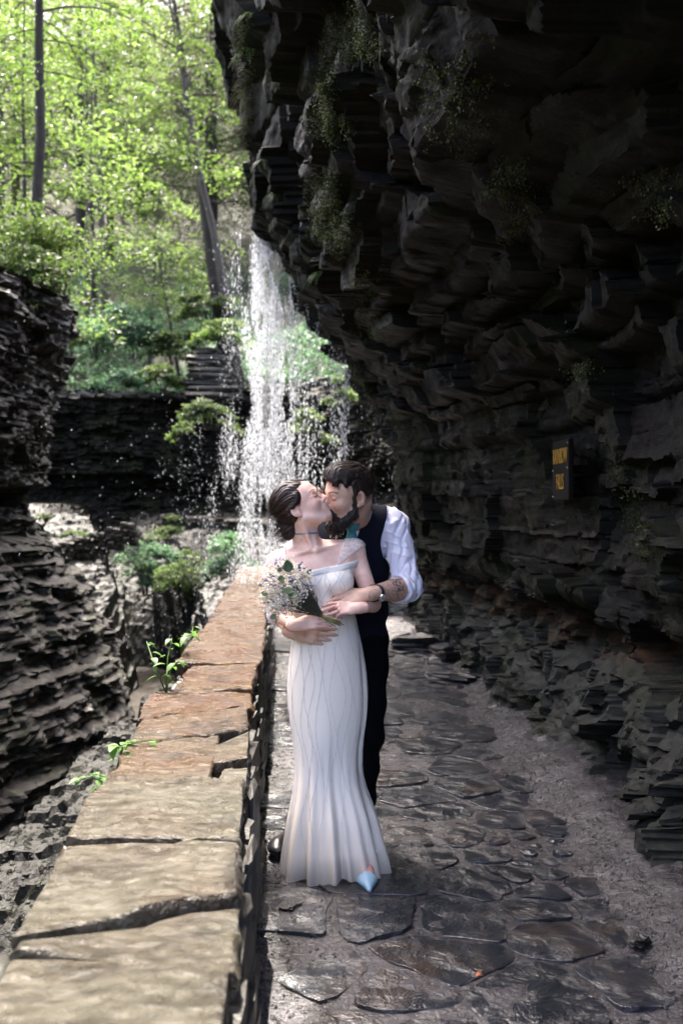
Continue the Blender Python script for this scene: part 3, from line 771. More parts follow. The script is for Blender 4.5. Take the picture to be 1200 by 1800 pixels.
def shrub(c, rr, n, leaf, m, seed, label, group=None, name='shrub', cat='shrub', droop=.5, hang=0, stems=6):
    root = empty(name, c); tag(root, label, cat, group)
    rg = np.random.RandomState(seed)
    K = max(6, int(n / 110)); cc = rg.normal(0, 1, (K, 3)); cc /= np.linalg.norm(cc, axis=1)[:, None]; cc *= rg.rand(K, 1) ** .5
    cr = rg.uniform(.22, .42, K); w = rg.randint(0, K, n)
    q = rg.normal(0, 1, (n, 3)); q /= np.linalg.norm(q, axis=1)[:, None]
    p = cc[w] * .8 + q * (cr[w] * rg.rand(n) ** .4)[:, None] * np.array([1, 1, .45])
    p = p * np.array(rr); p[:, 2] -= hang * (p[:, 0] ** 2 + p[:, 1] ** 2) / max(rr[0], rr[1])
    leaf_obj('foliage', p, leaf, M[m], seed, root, droop=droop)
    mb = MB(); rs = random.Random(seed)
    for i in range(stems):
        e = Vector(cc[i % K] * .8 * np.array(rr)); b = Vector((e.x * .15, e.y * .15 + rr[1] * .2, -rr[2] * 1.15))
        mb.tube([b, (b + e) / 2 + Vector((rs.uniform(-.1, .1), rs.uniform(-.1, .1), .1)), e], [.02, .013, .005], 5, False)
    mb.build('stem', M['bark'], root)
    return root
G2 = 'shrubs along the cliff edges'
for i, (px, py, Y, rx, ry, rz_, n, lf, m, lab, hg) in enumerate((
        (40, 470, 13.2, .85, .9, .65, 3200, .085, 'leaf_mid', 'bushy green growth at the left edge on top of the dark cliff', .1),
        (60, 415, 14.0, .9, .9, .5, 2600, .085, 'leaf_bright', 'lighter bush behind the dark cliff top at left', .1),
        (95, 480, 14.8, .45, .6, .5, 1100, .08, 'leaf_mid', 'small bush with upright stems at the corner of the left cliff', .1),
        (45, 535, 12.6, .4, .3, .35, 500, .07, 'leaf_bright', 'leafy tufts hanging down the face of the left cliff', .6),
        (120, 590, 27.6, .8, .8, .5, 1000, .12, 'leaf_mid', 'yellowish fern-like shrub right of the dark left cliff', .3),
        (165, 580, 28.2, 1.0, 1.0, .7, 1500, .13, 'leaf_blue', 'blue-green shrub at the left of the bank', .3),
        (235, 570, 28.4, 1.2, 1.0, .9, 2400, .13, 'leaf_blue', 'large blue-green shrub in the middle of the bank', .3),
        (225, 655, 27.4, .8, .6, .35, 900, .12, 'leaf_blue', 'pale shrub drooping over the cliff ledge at centre left', .5),
        (300, 590, 28.0, 1.1, .9, .7, 2000, .13, 'leaf_mid', 'green shrub right of the large blue-green one', .3),
        (285, 655, 27.2, .75, .5, .45, 1100, .12, 'leaf_bright', 'bright green maple spray hanging over the ledge', .5),
        (385, 580, 27.2, 1.1, .8, .5, 1800, .13, 'leaf_bright', 'bright layered boughs left of the falls', .35),
        (370, 530, 28.2, 1.2, .8, .5, 1600, .13, 'leaf_mid', 'leafy boughs under the close pair of trunks', .3),
        (365, 720, 24.0, 1.0, .6, .42, 1500, .115, 'leaf_mid', 'overhanging maple bough in front of the dark recess', .45),
        (318, 755, 23.4, .42, .4, .26, 420, .115, 'leaf_bright', 'bright yellow-green tip of the overhanging maple bough', .5),
        (545, 745, 22.5, .8, .6, .42, 1300, .10, 'leaf_mid', 'green shrub on the rock behind the thin water threads', .3),
        (600, 690, 21.0, .5, .4, .5, 800, .08, 'leaf_mid', 'ferny tuft hanging by the cliff right of the thin water threads', .3),
        (255, 978, 21.8, .85, .6, .75, 2600, .085, 'leaf_blue', 'pale leafy shrub at the left of the mound under the far trail', .3),
        (325, 1003, 21.2, .85, .6, .72, 3000, .085, 'leaf_mid', 'rounded green shrub in the middle of the mound under the far trail', .3),
        (300, 930, 22.6, .8, .5, .4, 1200, .085, 'leaf_mid', 'mossy green shrub just below the far trail edge', .3),
        (405, 985, 20.8, .8, .6, .75, 2600, .085, 'leaf_blue', 'grey-green shrub at the right of the mound, behind the spray', .3),
        (135, 935, 22.0, .45, .4, .14, 420, .075, 'leaf_mid', 'low yellow-green weeds on the pale ledge at left', .2),
        (80, 905, 20.0, .22, .2, .12, 160, .06, 'leaf_mid', 'tiny weed tuft on the edge of the left cliff terrace', .2))):
    shrub(P(px, py, Y), (rx, ry, rz_), n, lf, M and m, 300 + i, lab, G2, hang=hg)

# understory and far wood: masses nobody could count
rg = np.random.RandomState(9)
n = 60000; x = rg.uniform(-19, 4, n); y = 28.6 + 9 * rg.rand(n) ** 1.4
d = fbm(x * .55, y * .55, 160, 4)
k = d > -.12; x, y, d = x[k], y[k], d[k]
z = hill_z(x, y) + .1 + 1.1 * (d + .12) * rg.rand(len(x)) + .2 * rg.rand(len(x))
tag(leaf_obj('undergrowth', np.stack([x, y, z], -1), .14, M['leaf_blue'], 10, droop=.3), 'cool green undergrowth covering the slope', None, None, 'stuff')
n = 90000; x = rg.uniform(-34, 12, n); y = rg.uniform(50, 84, n); zz = hill_z(x, y)
top = 7 + 5 * fbm(x * .14, y * .1, 161, 3)
cl_ = fbm(x * .35, y * .35 + 0, 163, 4); z = zz + top * rg.rand(n) ** .8
k = (fbm(x * .4 + z * .3, z * .5 + y * .2, 162, 4) > -.05)
tag(leaf_obj('forest', np.stack([x, y, z], -1)[k], .34, M['leaf_grey'], 11), 'distant hazy woods high on the slope', None, None, 'stuff')

# ------------------------------------------------------------------ the waterfall
t = NT('falling water drops')
t.b.inputs['Base Color'].default_value = (.68, .7, .73, 1); t.b.inputs['Roughness'].default_value = .12
tr = t.n('BsdfTranslucent'); tr.inputs['Color'].default_value = (.75, .77, .8, 1)
mx = t.n('MixShader'); mx.inputs[0].default_value = .75
t.l(t.b.outputs[0], mx.inputs[1]); t.l(tr.outputs[0], mx.inputs[2]); t.l(mx.outputs[0], t.out.inputs[0])
M['drop'] = t.m
OCT = np.array([(1, 0, 0), (-1, 0, 0), (0, 1, 0), (0, -1, 0), (0, 0, 1), (0, 0, -1)], float)
OTF = np.array([(0, 2, 4), (2, 1, 4), (1, 3, 4), (3, 0, 4), (2, 0, 5), (1, 2, 5), (3, 1, 5), (0, 3, 5)])
def drops(name, pts, w_, L_, label):
    V = OCT[None] * np.stack([w_, w_, L_], -1)[:, None, :] + pts[:, None, :]
    F = (OTF[None] + (np.arange(len(pts)) * 6)[:, None, None]).reshape(-1, 3)
    return tag(mesh_np(name, V, F, M['drop'], smooth=True), label, None, None, 'stuff')
rg = np.random.RandomState(12)
n = 62000
f = rg.rand(n) ** .82                       # 0 at the lip, 1 at the bottom
core = rg.normal(0, 1, n)
ztop = 4.95; z = ztop - f * 5.2
xc = -.86 - .10 * f; wdt = .12 + .23 * f ** .8
tail = rg.rand(n) < .24
xx = xc + np.clip(core, -2.6, 2.6) * wdt * np.where(tail, 1.7, 1.0) - np.where(tail, abs(rg.normal(0, .28, n)) * f, 0)
# streaks: drops gather in strands
strand = np.round(xx / .03) * .03 + .006 * vn2(xx * 40, z * 1.5, 170)
xx = np.where((rg.rand(n) < .35) & ~tail, strand, xx)
keep = np.where(tail, .6, 1) * vn2(xx * 9, z * 1.4 + 8, 171) + .35 * vn2(xx * 30, z * 4, 172) > -.30 + .45 * f * (abs(core) > 1)
yy = 11.75 + rg.normal(0, .16, n) + .25 * f * rg.rand(n)
keep &= (rg.rand(n) > .5 * sstep(.6, .9, f))
w_ = (.0014 + .0036 * rg.rand(n) ** 4) * np.where(tail, .55, 1); L_ = w_ * rg.uniform(2.5, 10, n) * (1.3 - .6 * f)
pts = np.stack([xx, yy, z], -1)[keep]
drops('waterfall', pts, w_[keep], L_[keep], 'bright main curtain of falling water in front of the trees')
# thin threads right of it, each a chain of beads
P_, W_, L2 = [], [], []
for k in range(30):
    x0 = rg.uniform(-.60, .12) ; y0 = rg.uniform(11.1, 12.0)
    zt = np.interp(x0, [-.65, -.3, 0, .1], [4.2, 3.75, 3.3, 3.1]); m_ = rg.randint(70, 190)
    if k < 4: x0 = [-.02, .0, .04, -.05][k] + .01; m_ = 230
    zz = zt - (zt + .1) * np.sort(rg.rand(m_)) ; P_.append(np.stack([x0 + .012 * rg.normal(0, 1, m_), y0 + .02 * rg.normal(0, 1, m_), zz], -1))
    W_.append(.002 + .004 * rg.rand(m_) ** 2); L2.append(W_[-1] * rg.uniform(2, 7, m_))
m_ = 1500; P_.append(np.stack([rg.uniform(-.7, .75, m_), rg.uniform(11, 12.6, m_), rg.uniform(-.1, 3.4, m_) ** 1.0], -1)); W_.append(.0014 + .0028 * rg.rand(m_) ** 3); L2.append(W_[-1] * rg.uniform(2, 8, m_))
m_ = 700; P_.append(np.stack([rg.uniform(-3.2, -1.2, m_) , rg.uniform(9.5, 12.5, m_), rg.uniform(-.5, 7, m_)], -1)); W_.append(.0012 + .0018 * rg.rand(m_) ** 3); L2.append(W_[-1] * rg.uniform(2, 9, m_))
drops('water_threads', np.concatenate(P_), np.concatenate(W_), np.concatenate(L2), 'thin threads of beaded water dripping from the cliff edge')
print('falls', time.time() - T0)
# long fine filaments that tie the drops of the main curtain together
t = NT('thin water film'); t.fin((.5, .52, .55), .2)
tr = t.n('BsdfTransparent'); tl = t.n('BsdfTranslucent'); tl.inputs['Color'].default_value = (.5, .52, .55, 1)
m0 = t.n('MixShader'); m0.inputs[0].default_value = .7; t.l(t.b.outputs[0], m0.inputs[1]); t.l(tl.outputs[0], m0.inputs[2])
mx = t.n('MixShader'); t.l(t.ramp(t.noise(t.pos((1, 1, .35)), 40, 4, .8), [(.46, 0), (.75, .4)]), mx.inputs[0]); t.l(tr.outputs[0], mx.inputs[1]); t.l(m0.outputs[0], mx.inputs[2]); t.l(mx.outputs[0], t.out.inputs[0])
M['film'] = t.m
mb = MB(); rs = random.Random(41)
for k in range(170):
    x0 = -.86 + rs.gauss(0, .075); y0 = 11.75 + rs.gauss(0, .1); z0 = 4.95 - 2.6 * rs.random() ** 1.5; L = rs.uniform(.5, 1.8); dx = rs.gauss(-.03, .05)
    mb.tube([(x0 + dx * u, y0, z0 - L * u) for u in (0, .33, .66, 1)], [.002, rs.uniform(.004, .009), rs.uniform(.004, .011), .002], 4, False)
o = mb.build('water_filaments', M['film']); tag(o, 'fine filaments of water inside the main falling curtain', None, None, 'stuff')
# ------------------------------------------------------------------ implicit surfaces for the two figures
class Field:
    def __init__(s, lo, hi, h):
        s.lo = np.array(lo, float); s.h = h
        s.n = np.ceil((np.array(hi) - s.lo) / h).astype(int) + 1
        s.F = np.full(s.n, .5, np.float32)
    def block(s, lo, hi):
        a = np.clip(np.floor((np.array(lo) - s.lo) / s.h).astype(int), 0, s.n); b = np.clip(np.ceil((np.array(hi) - s.lo) / s.h).astype(int) + 1, 0, s.n)
        sl_ = tuple(slice(i, j) for i, j in zip(a, b))
        if any(i >= j for i, j in zip(a, b)): return sl_, None
        g = [s.lo[i] + s.h * np.arange(a[i], b[i]) for i in range(3)]
        return sl_, (g[0][:, None, None].astype(np.float32), g[1][None, :, None].astype(np.float32), g[2][None, None, :].astype(np.float32))
    def put(s, sl_, d, k, mode='u'):
        a = s.F[sl_]
        if mode == 'u':
            r = np.minimum(a, d)
            if k: r = r - np.maximum(k - np.abs(a - d), 0) ** 2 / (4 * k)
        else:
            d = -d if mode == 's' else d
            r = np.maximum(a, d)
            if k: r = r + np.maximum(k - np.abs(a - d), 0) ** 2 / (4 * k)
        s.F[sl_] = r
    def cap(s, a, b, ra, rb=None, k=.01, mode='u'):
        rb = ra if rb is None else rb
        a = np.array(a, float); b = np.array(b, float); m = max(ra, rb) + k + .02
        sl_, g = s.block(np.minimum(a, b) - m, np.maximum(a, b) + m)
        if g is None: return
        d = b - a; L = max(1e-9, float(d @ d))
        t = np.clip(((g[0] - a[0]) * d[0] + (g[1] - a[1]) * d[1] + (g[2] - a[2]) * d[2]) / L, 0, 1)
        dist = np.sqrt((g[0] - a[0] - t * d[0]) ** 2 + (g[1] - a[1] - t * d[1]) ** 2 + (g[2] - a[2] - t * d[2]) ** 2) - (ra + (rb - ra) * t)
        s.put(sl_, dist, k, mode)
    def ell(s, c, r, rot=None, k=.01, mode='u'):
        c = np.array(c, float); r = np.array(r, float); m = r.max() + k + .02
        sl_, g = s.block(c - m, c + m)
        if g is None: return
        q = [g[0] - c[0], g[1] - c[1], g[2] - c[2]]
        if rot is not None:
            Rm = np.array(rot); q = [q[0] * Rm[0, i] + q[1] * Rm[1, i] + q[2] * Rm[2, i] for i in range(3)]
        k0 = np.sqrt((q[0] / r[0]) ** 2 + (q[1] / r[1]) ** 2 + (q[2] / r[2]) ** 2)
        k1 = np.sqrt((q[0] / r[0] ** 2) ** 2 + (q[1] / r[1] ** 2) ** 2 + (q[2] / r[2] ** 2) ** 2) + 1e-9
        s.put(sl_, k0 * (k0 - 1) / k1, k, mode)
    def coords(s):
        return [s.lo[0] + s.h * np.arange(s.n[0])[:, None, None], s.lo[1] + s.h * np.arange(s.n[1])[None, :, None], s.lo[2] + s.h * np.arange(s.n[2])[None, None, :]]
    def mesh(s):
        F = s.F; S = F < 0
        n = np.array(F.shape)
        cnt = np.zeros(n - 1, np.int8)
        for dx in (0, 1):
            for dy in (0, 1):
                for dz in (0, 1): cnt += S[dx:n[0] - 1 + dx, dy:n[1] - 1 + dy, dz:n[2] - 1 + dz]
        act = np.nonzero((cnt > 0) & (cnt < 8)); del cnt
        I = np.stack(act, -1); N = len(I)
        idx = np.full(n - 1, -1, np.int32); idx[act] = np.arange(N)
        acc = np.zeros((N, 3)); c = np.zeros(N)
        val = {}
        for o in [(x, y, z) for x in (0, 1) for y in (0, 1) for z in (0, 1)]:
            val[o] = F[I[:, 0] + o[0], I[:, 1] + o[1], I[:, 2] + o[2]].astype(float)
        for ax in range(3):
            for p_ in (0, 1):
                for q in (0, 1):
                    o0 = [0, 0, 0]; o0[(ax + 1) % 3] = p_; o0[(ax + 2) % 3] = q; o1 = list(o0); o1[ax] = 1
                    a = val[tuple(o0)]; b = val[tuple(o1)]; m = (a < 0) != (b < 0)
                    t_ = np.where(m, a / np.where(m, a - b, 1), 0)
                    pt = np.tile(np.array(o0, float), (N, 1)); pt[:, ax] += t_
                    acc += pt * m[:, None]; c += m
        V = s.lo + s.h * (I + acc / np.maximum(c, 1)[:, None])
        faces = []
        for ax in range(3):
            b, d = (ax + 1) % 3, (ax + 2) % 3
            lo = [0, 0, 0]; s0 = [slice(None)] * 3; s1 = [slice(None)] * 3
            s0[ax] = slice(0, -1); s1[ax] = slice(1, None)
            for a_ in (b, d): s0[a_] = slice(1, -1); s1[a_] = slice(1, -1)
            A, B = S[tuple(s0)], S[tuple(s1)]
            e = np.stack(np.nonzero(A != B), -1)
            if not len(e): continue
            inside = A[tuple(e.T)]
            e = e.copy(); e[:, b] += 1; e[:, d] += 1
            def cell(db, dd):
                q = e.copy(); q[:, b] += db; q[:, d] += dd; return idx[q[:, 0], q[:, 1], q[:, 2]]
            q = np.stack([cell(-1, -1), cell(0, -1), cell(0, 0), cell(-1, 0)], -1)
            q[~inside] = q[~inside][:, ::-1]
            faces.append(q)
        return V, np.concatenate(faces)

def relax(V, F, it=2, lam=.5):
    e = np.concatenate([F[:, [0, 1]], F[:, [1, 2]], F[:, [2, 3]], F[:, [3, 0]]])
    for _ in range(it):
        s = np.zeros_like(V); c = np.zeros(len(V))
        for ax in range(3):
            s[:, ax] = np.bincount(e[:, 0], V[e[:, 1], ax], len(V)) + np.bincount(e[:, 1], V[e[:, 0], ax], len(V))
        c = np.bincount(e[:, 0], minlength=len(V)) + np.bincount(e[:, 1], minlength=len(V))
        V = V + lam * (s / np.maximum(c, 1)[:, None] - V)
    return V

def paint(o, col):
    a = o.data.color_attributes.new('tint', 'FLOAT_COLOR', 'POINT')
    c = np.ones((len(o.data.vertices), 4), np.float32); c[:, :3] = col
    a.data.foreach_set('color', c.ravel())

def frame(f, u):
    f = Vector(f).normalized(); u = Vector(u); u = (u - f * u.dot(f)).normalized(); x = f.cross(u)
    return np.array([[x.x, f.x, u.x], [x.y, f.y, u.y], [x.z, f.z, u.z]])       # columns: own right, forward, up

class HeadFrame:
    def __init__(s, c, f, u, sc): s.c = np.array(c); s.R = frame(f, u); s.s = sc
    def w(s, p): return s.c + (np.asarray(p, float) * s.s) @ s.R.T
    def loc(s, p): return ((np.asarray(p) - s.c) @ s.R) / s.s

def head(Fd, H, male):
    """skull, face, ears as one smooth surface; local metres: x own right, y forward, z up"""
    s = H.s; W = H.w; R_ = H.R
    def E(c, r, k=.012, mode='u', rot=None): Fd.ell(W(c), np.array(r) * s, R_ if rot is None else R_ @ np.array(rot), k * s, mode)
    def C(a, b, ra, rb=None, k=.01, mode='u'): Fd.cap(W(a), W(b), ra * s, (ra if rb is None else rb) * s, k * s, mode)
    E((0, -.016, .045), (.075, .096, .083), .02)
    E((0, .032, -.02), (.060, .060, .085), .03)
    E((0, .042, .040), (.062, .045, .05), .03)
    for x in (-1, 1):
        C((x * .056, -.002, -.048), (x * .028, .062, -.094), .017, .015, .025)
        E((x * .040, .060, -.022), (.024, .026, .024), .022)
        C((x * .012, .087, .026), (x * .042, .074, .026), .010, .009, .014)
    E((0, .072, -.098), (.019, .019, .015), .02)
    C((0, .083, -.075), (0, .078, -.09), .012, .012, .02)
    for x in (-1, 1):
        E((x * .031, .100, .009), (.017, .016, .011), .012, 's')
        E((x * .031, .077, .007), (.0165, .0135, .0115), .006)
    C((0, .086, .020), (0, .108, -.020), .0075, .0095, .012)
    E((0, .1085, -.0235), (.0105, .010, .0095), .006)
    for x in (-1, 1): E((x * .0115, .098, -.027), (.0075, .0095, .0075), .006)
    for x in (-1, 1): E((x * .006, .1015, -.0335), (.0035, .0045, .003), .002, 's')
    E((0, .085, -.054), (.027, .014, .022), .014)
    C((-.016, .0925, -.0515), (0, .0975, -.0495), .0042, .0052, .004); C((0, .0975, -.0495), (.016, .0925, -.0515), .0052, .0042, .004)
    C((-.013, .092, -.0615), (.013, .092, -.0615), .0056, .0056, .005)
    C((-.022, .090, -.0565), (.022, .090, -.0565), .0013, .0013, .002, 's')
    for x in (-1, 1):
        a = .35 * x
        rot = [[math.cos(a), -math.sin(a), 0], [math.sin(a), math.cos(a), 0], [0, 0, 1]]
        E((x * .080, -.014, .002), (.0085, .020, .033), .006, 'u', rot)
        E((x * .085, -.010, .006), (.006, .0105, .018), .004, 's', rot)
        E((x * .076, -.004, -.027), (.007, .008, .009), .006)
        C((x * .0795, -.006, .006), (x * .0795, -.012, -.012), .0035, .003, .003)
        E((x * .083, -.003, -.006), (.005, .006, .005), .003, 's')

def face_tint(V, H, base, lips, cheek, brow, male):
    L = H.loc(V); c = np.tile(np.array(base), (len(V), 1))
    def m(cn, r, a, col):
        d = np.sqrt((((L - np.array(cn)) / np.array(r)) ** 2).sum(1)); t = np.clip(1.3 - d, 0, 1) * a
        c[:] = c * (1 - t[:, None]) + np.array(col) * t[:, None]
    for x in (-1, 1):
        m((x * .043, .07, -.022), (.028, .03, .022), .55, cheek); m((x * .078, -.012, .002), (.014, .022, .036), .35, cheek)
        m((x * .031, .09, .010), (.019, .02, .010), .35, tuple(.7 * a for a in cheek))
    m((0, .11, -.022), (.014, .012, .012), .5, cheek)
    m((0, .095, -.051), (.021, .012, .0045), 1.0, lips); m((0, .094, -.0615), (.017, .012, .0055), 1.0, lips)
    for x in (-1, 1):
        for q in np.linspace(0, 1, 9):
            m((x * (.013 + .037 * q), .094 - .018 * q, .029 + .006 * math.sin(q * 2.6)), (.0055, .012, .0038 if male else .0028), .95, brow)
            xx = -1 + 2 * q; m((x * (.031 + .0145 * xx), .0905 - .005 * xx * xx, .0045 - .003 * (1 - xx * xx)), (.0038, .007, .0019), 1.0, brow)
    return c

def hand(Fd, wr, y, z, left, sc, bends, spread=.06, thumb=((.55, .75, -.25), (.3, .9, -.2), (.1, 1, -.25)), rad=1.0, nails=None):
    """wr wrist, y finger direction, z back-of-hand normal; bends per finger (3 joint angles in degrees)"""
    y = Vector(y).normalized(); z = Vector(z); z = (z - y * z.dot(y)).normalized(); x = y.cross(z) * (1 if left else -1)
    wr = Vector(wr)
    def W(p): return wr + (x * p[0] + y * p[1] + z * p[2]) * sc
    kn = ((.027, .086), (.009, .090), (-.010, .086), (-.027, .077)); ln = ((.042, .026, .021), (.046, .030, .022), (.042, .027, .022), (.033, .021, .019))
    Fd.cap(W((.002, -.03, 0)), W((0, .03, 0)), .0215 * rad * sc, .021 * rad * sc, .02)
    for i, (kx, ky) in enumerate(kn):
        Fd.cap(W((kx * .55, .018, -.002)), W((kx, ky, 0)), .0125 * rad * sc, .0105 * rad * sc, .010)
    Fd.cap(W((.012, .03, -.008)), W((-.018, .035, -.008)), .014 * rad * sc, .013 * rad * sc, .012)
    Fd.cap(W((.014, .025, -.008)), W((.028, .05, -.009)), .014 * rad * sc, .010 * rad * sc, .012)
    for i, (kx, ky) in enumerate(kn):
        p = Vector((kx, ky, 0)); ang = 0; dx = (1.5 - i) * spread * .7
        r0 = (.0088, .009, .0086, .0076)[i] * rad
        for j in range(3):
            ang += math.radians(bends[i][j]); d = Vector((dx * math.cos(ang), math.cos(ang), -math.sin(ang))).normalized()
            q = p + d * ln[i][j]
            Fd.cap(W(p), W(q), r0 * (1 - .1 * j) * sc, r0 * (.93 - .1 * j) * sc, .0022 if j else .004); p = q
        if nails is not None: nails.append((W(p + Vector((0, 0, 0))), (d.x * x + d.y * y + d.z * z).normalized()))
    p = Vector((.021, .022, -.007)); tl = (.042, .032, .026)
    for j in range(3):
        d = Vector(thumb[j]).normalized(); q = p + d * tl[j]
        Fd.cap(W(p), W(q), (.0125 - .0015 * j) * rad * sc, (.0112 - .0015 * j) * rad * sc, .006 if j == 0 else .003); p = q

t = NT('skin')
at = t.n('VertexColor'); at.layer_name = 'tint'
v = t.noise(t.pos(), 60, 4); v2 = t.noise(t.pos(), 14, 3)
c = t.mix(1, at.outputs[0], t.ramp(v2, [(.3, (.88, .80, .78)), (.7, (1.08, 1.08, 1.07))]), 'MULTIPLY')
t.fin(c, .48, t.bump(v, .0012))
t.b.inputs['Subsurface Weight'].default_value = .12; t.b.inputs['Subsurface Radius'].default_value = (.012, .004, .002); t.b.inputs['Subsurface Scale'].default_value = .6
t.b.inputs['Specular IOR Level'].default_value = .35
M['skin'] = t.m
def cloth(name, col, rough=.85, weave=500, bump=.0006, sheen=.2, var=.08):
    t = NT(name); n_ = t.noise(t.pos(), weave, 2); m_ = t.noise(t.pos(), 9, 3)
    c = t.ramp(m_, [(.3, tuple(a * (1 - var) for a in col)), (.7, tuple(min(1, a * (1 + var)) for a in col))])
    return t.fin(c, rough, t.bump(n_, bump), Sheen_Weight=sheen, Specular_IOR_Level=.06 if max(col) < .03 else .4)
M['dress'] = cloth('ivory satin crepe', (.84, .77, .68), .55, 300, .0004, .15, .02)
M['vest'] = cloth('dark navy wool', (.006, .0075, .014), .75, 400, .0008, .02)
M['trouser'] = cloth('black navy wool', (.003, .0033, .005), .8, 400, .0008, .0)
M['shirt'] = cloth('pale lavender cotton', (.66, .65, .76), .8, 420, .0004, .1, .03)
M['tie'] = cloth('teal satin', (.02, .16, .17), .38, 400, .0003, .2)
M['bead'] = plain('silver grey beading', (.56, .55, .55), .35, .1)
M['choker'] = plain('grey blue ribbon', (.16, .26, .33), .5, .08)
M['metal'] = plain('polished steel', (.6, .58, .55), .2, .05, Metallic=1.0)
M['rosewire'] = plain('rose gold wire', (.5, .3, .24), .3, .05, Metallic=1.0)
M['black_leather'] = plain('black leather', (.012, .012, .015), .35, .1)
M['blue_shoe'] = plain('dusty blue satin', (.24, .38, .48), .5, .08)
M['strap'] = plain('dark leather strap', (.012, .013, .022), .45, .1)
def hair_mat(name, dark, light, rough=.38):
    t = NT(name); a = t.noise(t.pos(), 45, 4, .6); g = t.n('NewGeometry')
    c = t.ramp(a, [(.3, dark), (.72, light)]); c = t.mix(t.math('MULTIPLY', g.outputs['Random Per Island'], .45), c, light)
    return t.fin(c, rough, t.bump(t.noise(t.pos(), 190, 3), .0018), Specular_IOR_Level=.32)
M['hair_her'] = hair_mat('dark auburn hair', (.006, .003, .0025), (.030, .013, .010))
M['hair_him'] = hair_mat('dark brown hair', (.005, .0035, .003), (.026, .015, .011))
M['beard'] = hair_mat('dark beard', (.004, .003, .0025), (.017, .011, .008), .55)
t = NT('sheer ivory lace'); t.fin((.78, .74, .72), .6)
tr = t.n('BsdfTransparent'); mx = t.n('MixShader'); wv = t.noise(t.pos((1, 1, 1)), 90, 2)
t.l(t.ramp(wv, [(.4, .40), (.6, .62)]), mx.inputs[0]); t.l(tr.outputs[0], mx.inputs[1]); t.l(t.b.outputs[0], mx.inputs[2]); t.l(mx.outputs[0], t.out.inputs[0])
M['lace'] = t.m
t = NT('sheer tulle'); t.fin((.84, .775, .69), .6)
tr = t.n('BsdfTransparent'); tl = t.n('BsdfTranslucent'); tl.inputs['Color'].default_value = (.8, .78, .77, 1)
m0 = t.n('MixShader'); m0.inputs[0].default_value = .15; t.l(t.b.outputs[0], m0.inputs[1]); t.l(tl.outputs[0], m0.inputs[2])
mx = t.n('MixShader'); g = t.n('NewGeometry'); sp = t.n('SeparateXYZ'); t.l(g.outputs['Position'], sp.inputs[0]); t.l(t.ramp(sp.outputs[2], [(.02, .38), (.12, .75), (.26, 1)]), mx.inputs[0]); t.l(tr.outputs[0], mx.inputs[1]); t.l(m0.outputs[0], mx.inputs[2]); t.l(mx.outputs[0], t.out.inputs[0])
M['tulle'] = t.m

def strands(name, V, N, flow, n, length, rad, m, parent, seed, lift=.002, seg=4, jitter=.25, curl=0):
    """fine locks laid along flow(p) over a hair surface given by points V and normals N"""
    rg = np.random.RandomState(seed); pick = rg.randint(0, len(V), n)
    p = V[pick].copy(); nn = N[pick]; L = length * rg.uniform(.5, 1.3, n)
    pts = [p + nn * lift * rg.rand(n)[:, None]]
    jit = rg.normal(0, jitter, (n, 3))
    for k in range(seg):
        d = flow(pts[-1]) + jit + nn * (.10 - .14 * k) + curl * rg.normal(0, 1, (n, 3)); d /= np.linalg.norm(d, axis=1)[:, None] + 1e-9
        pts.append(pts[-1] + d * (L / seg)[:, None])
    Vs = []; 
    for k, q in enumerate(pts):
        r = rad * (1 - .85 * k / seg); t_ = flow(q); t_ /= np.linalg.norm(t_, axis=1)[:, None] + 1e-9
        b = np.cross(t_, nn); b /= np.linalg.norm(b, axis=1)[:, None] + 1e-9
        Vs += [q + b * r, q + nn * r * .8, q - b * r]
    A = np.stack(Vs, 1); F = []
    for k in range(seg):
        o = k * 3
        for a in range(3): b = (a + 1) % 3; F.append((o + a, o + b, o + 3 + b, o + 3 + a))
    F = np.array(F)[None] + (np.arange(n) * A.shape[1])[:, None, None]
    return mesh_np(name, A.reshape(-1, 3), F.reshape(-1, 4), m, True, parent)

def normals(o):
    me = o.data; N = np.zeros(len(me.vertices) * 3, np.float32); me.vertices.foreach_get('normal', N); return N.reshape(-1, 3).astype(float)
def from_field(name, Fd, m, parent, it=2, xf=None):
    V, F = Fd.mesh(); V = relax(V, F, it)
    if xf is not None: V = xf(V)
    return mesh_np(name, V, F, m, True, parent), V

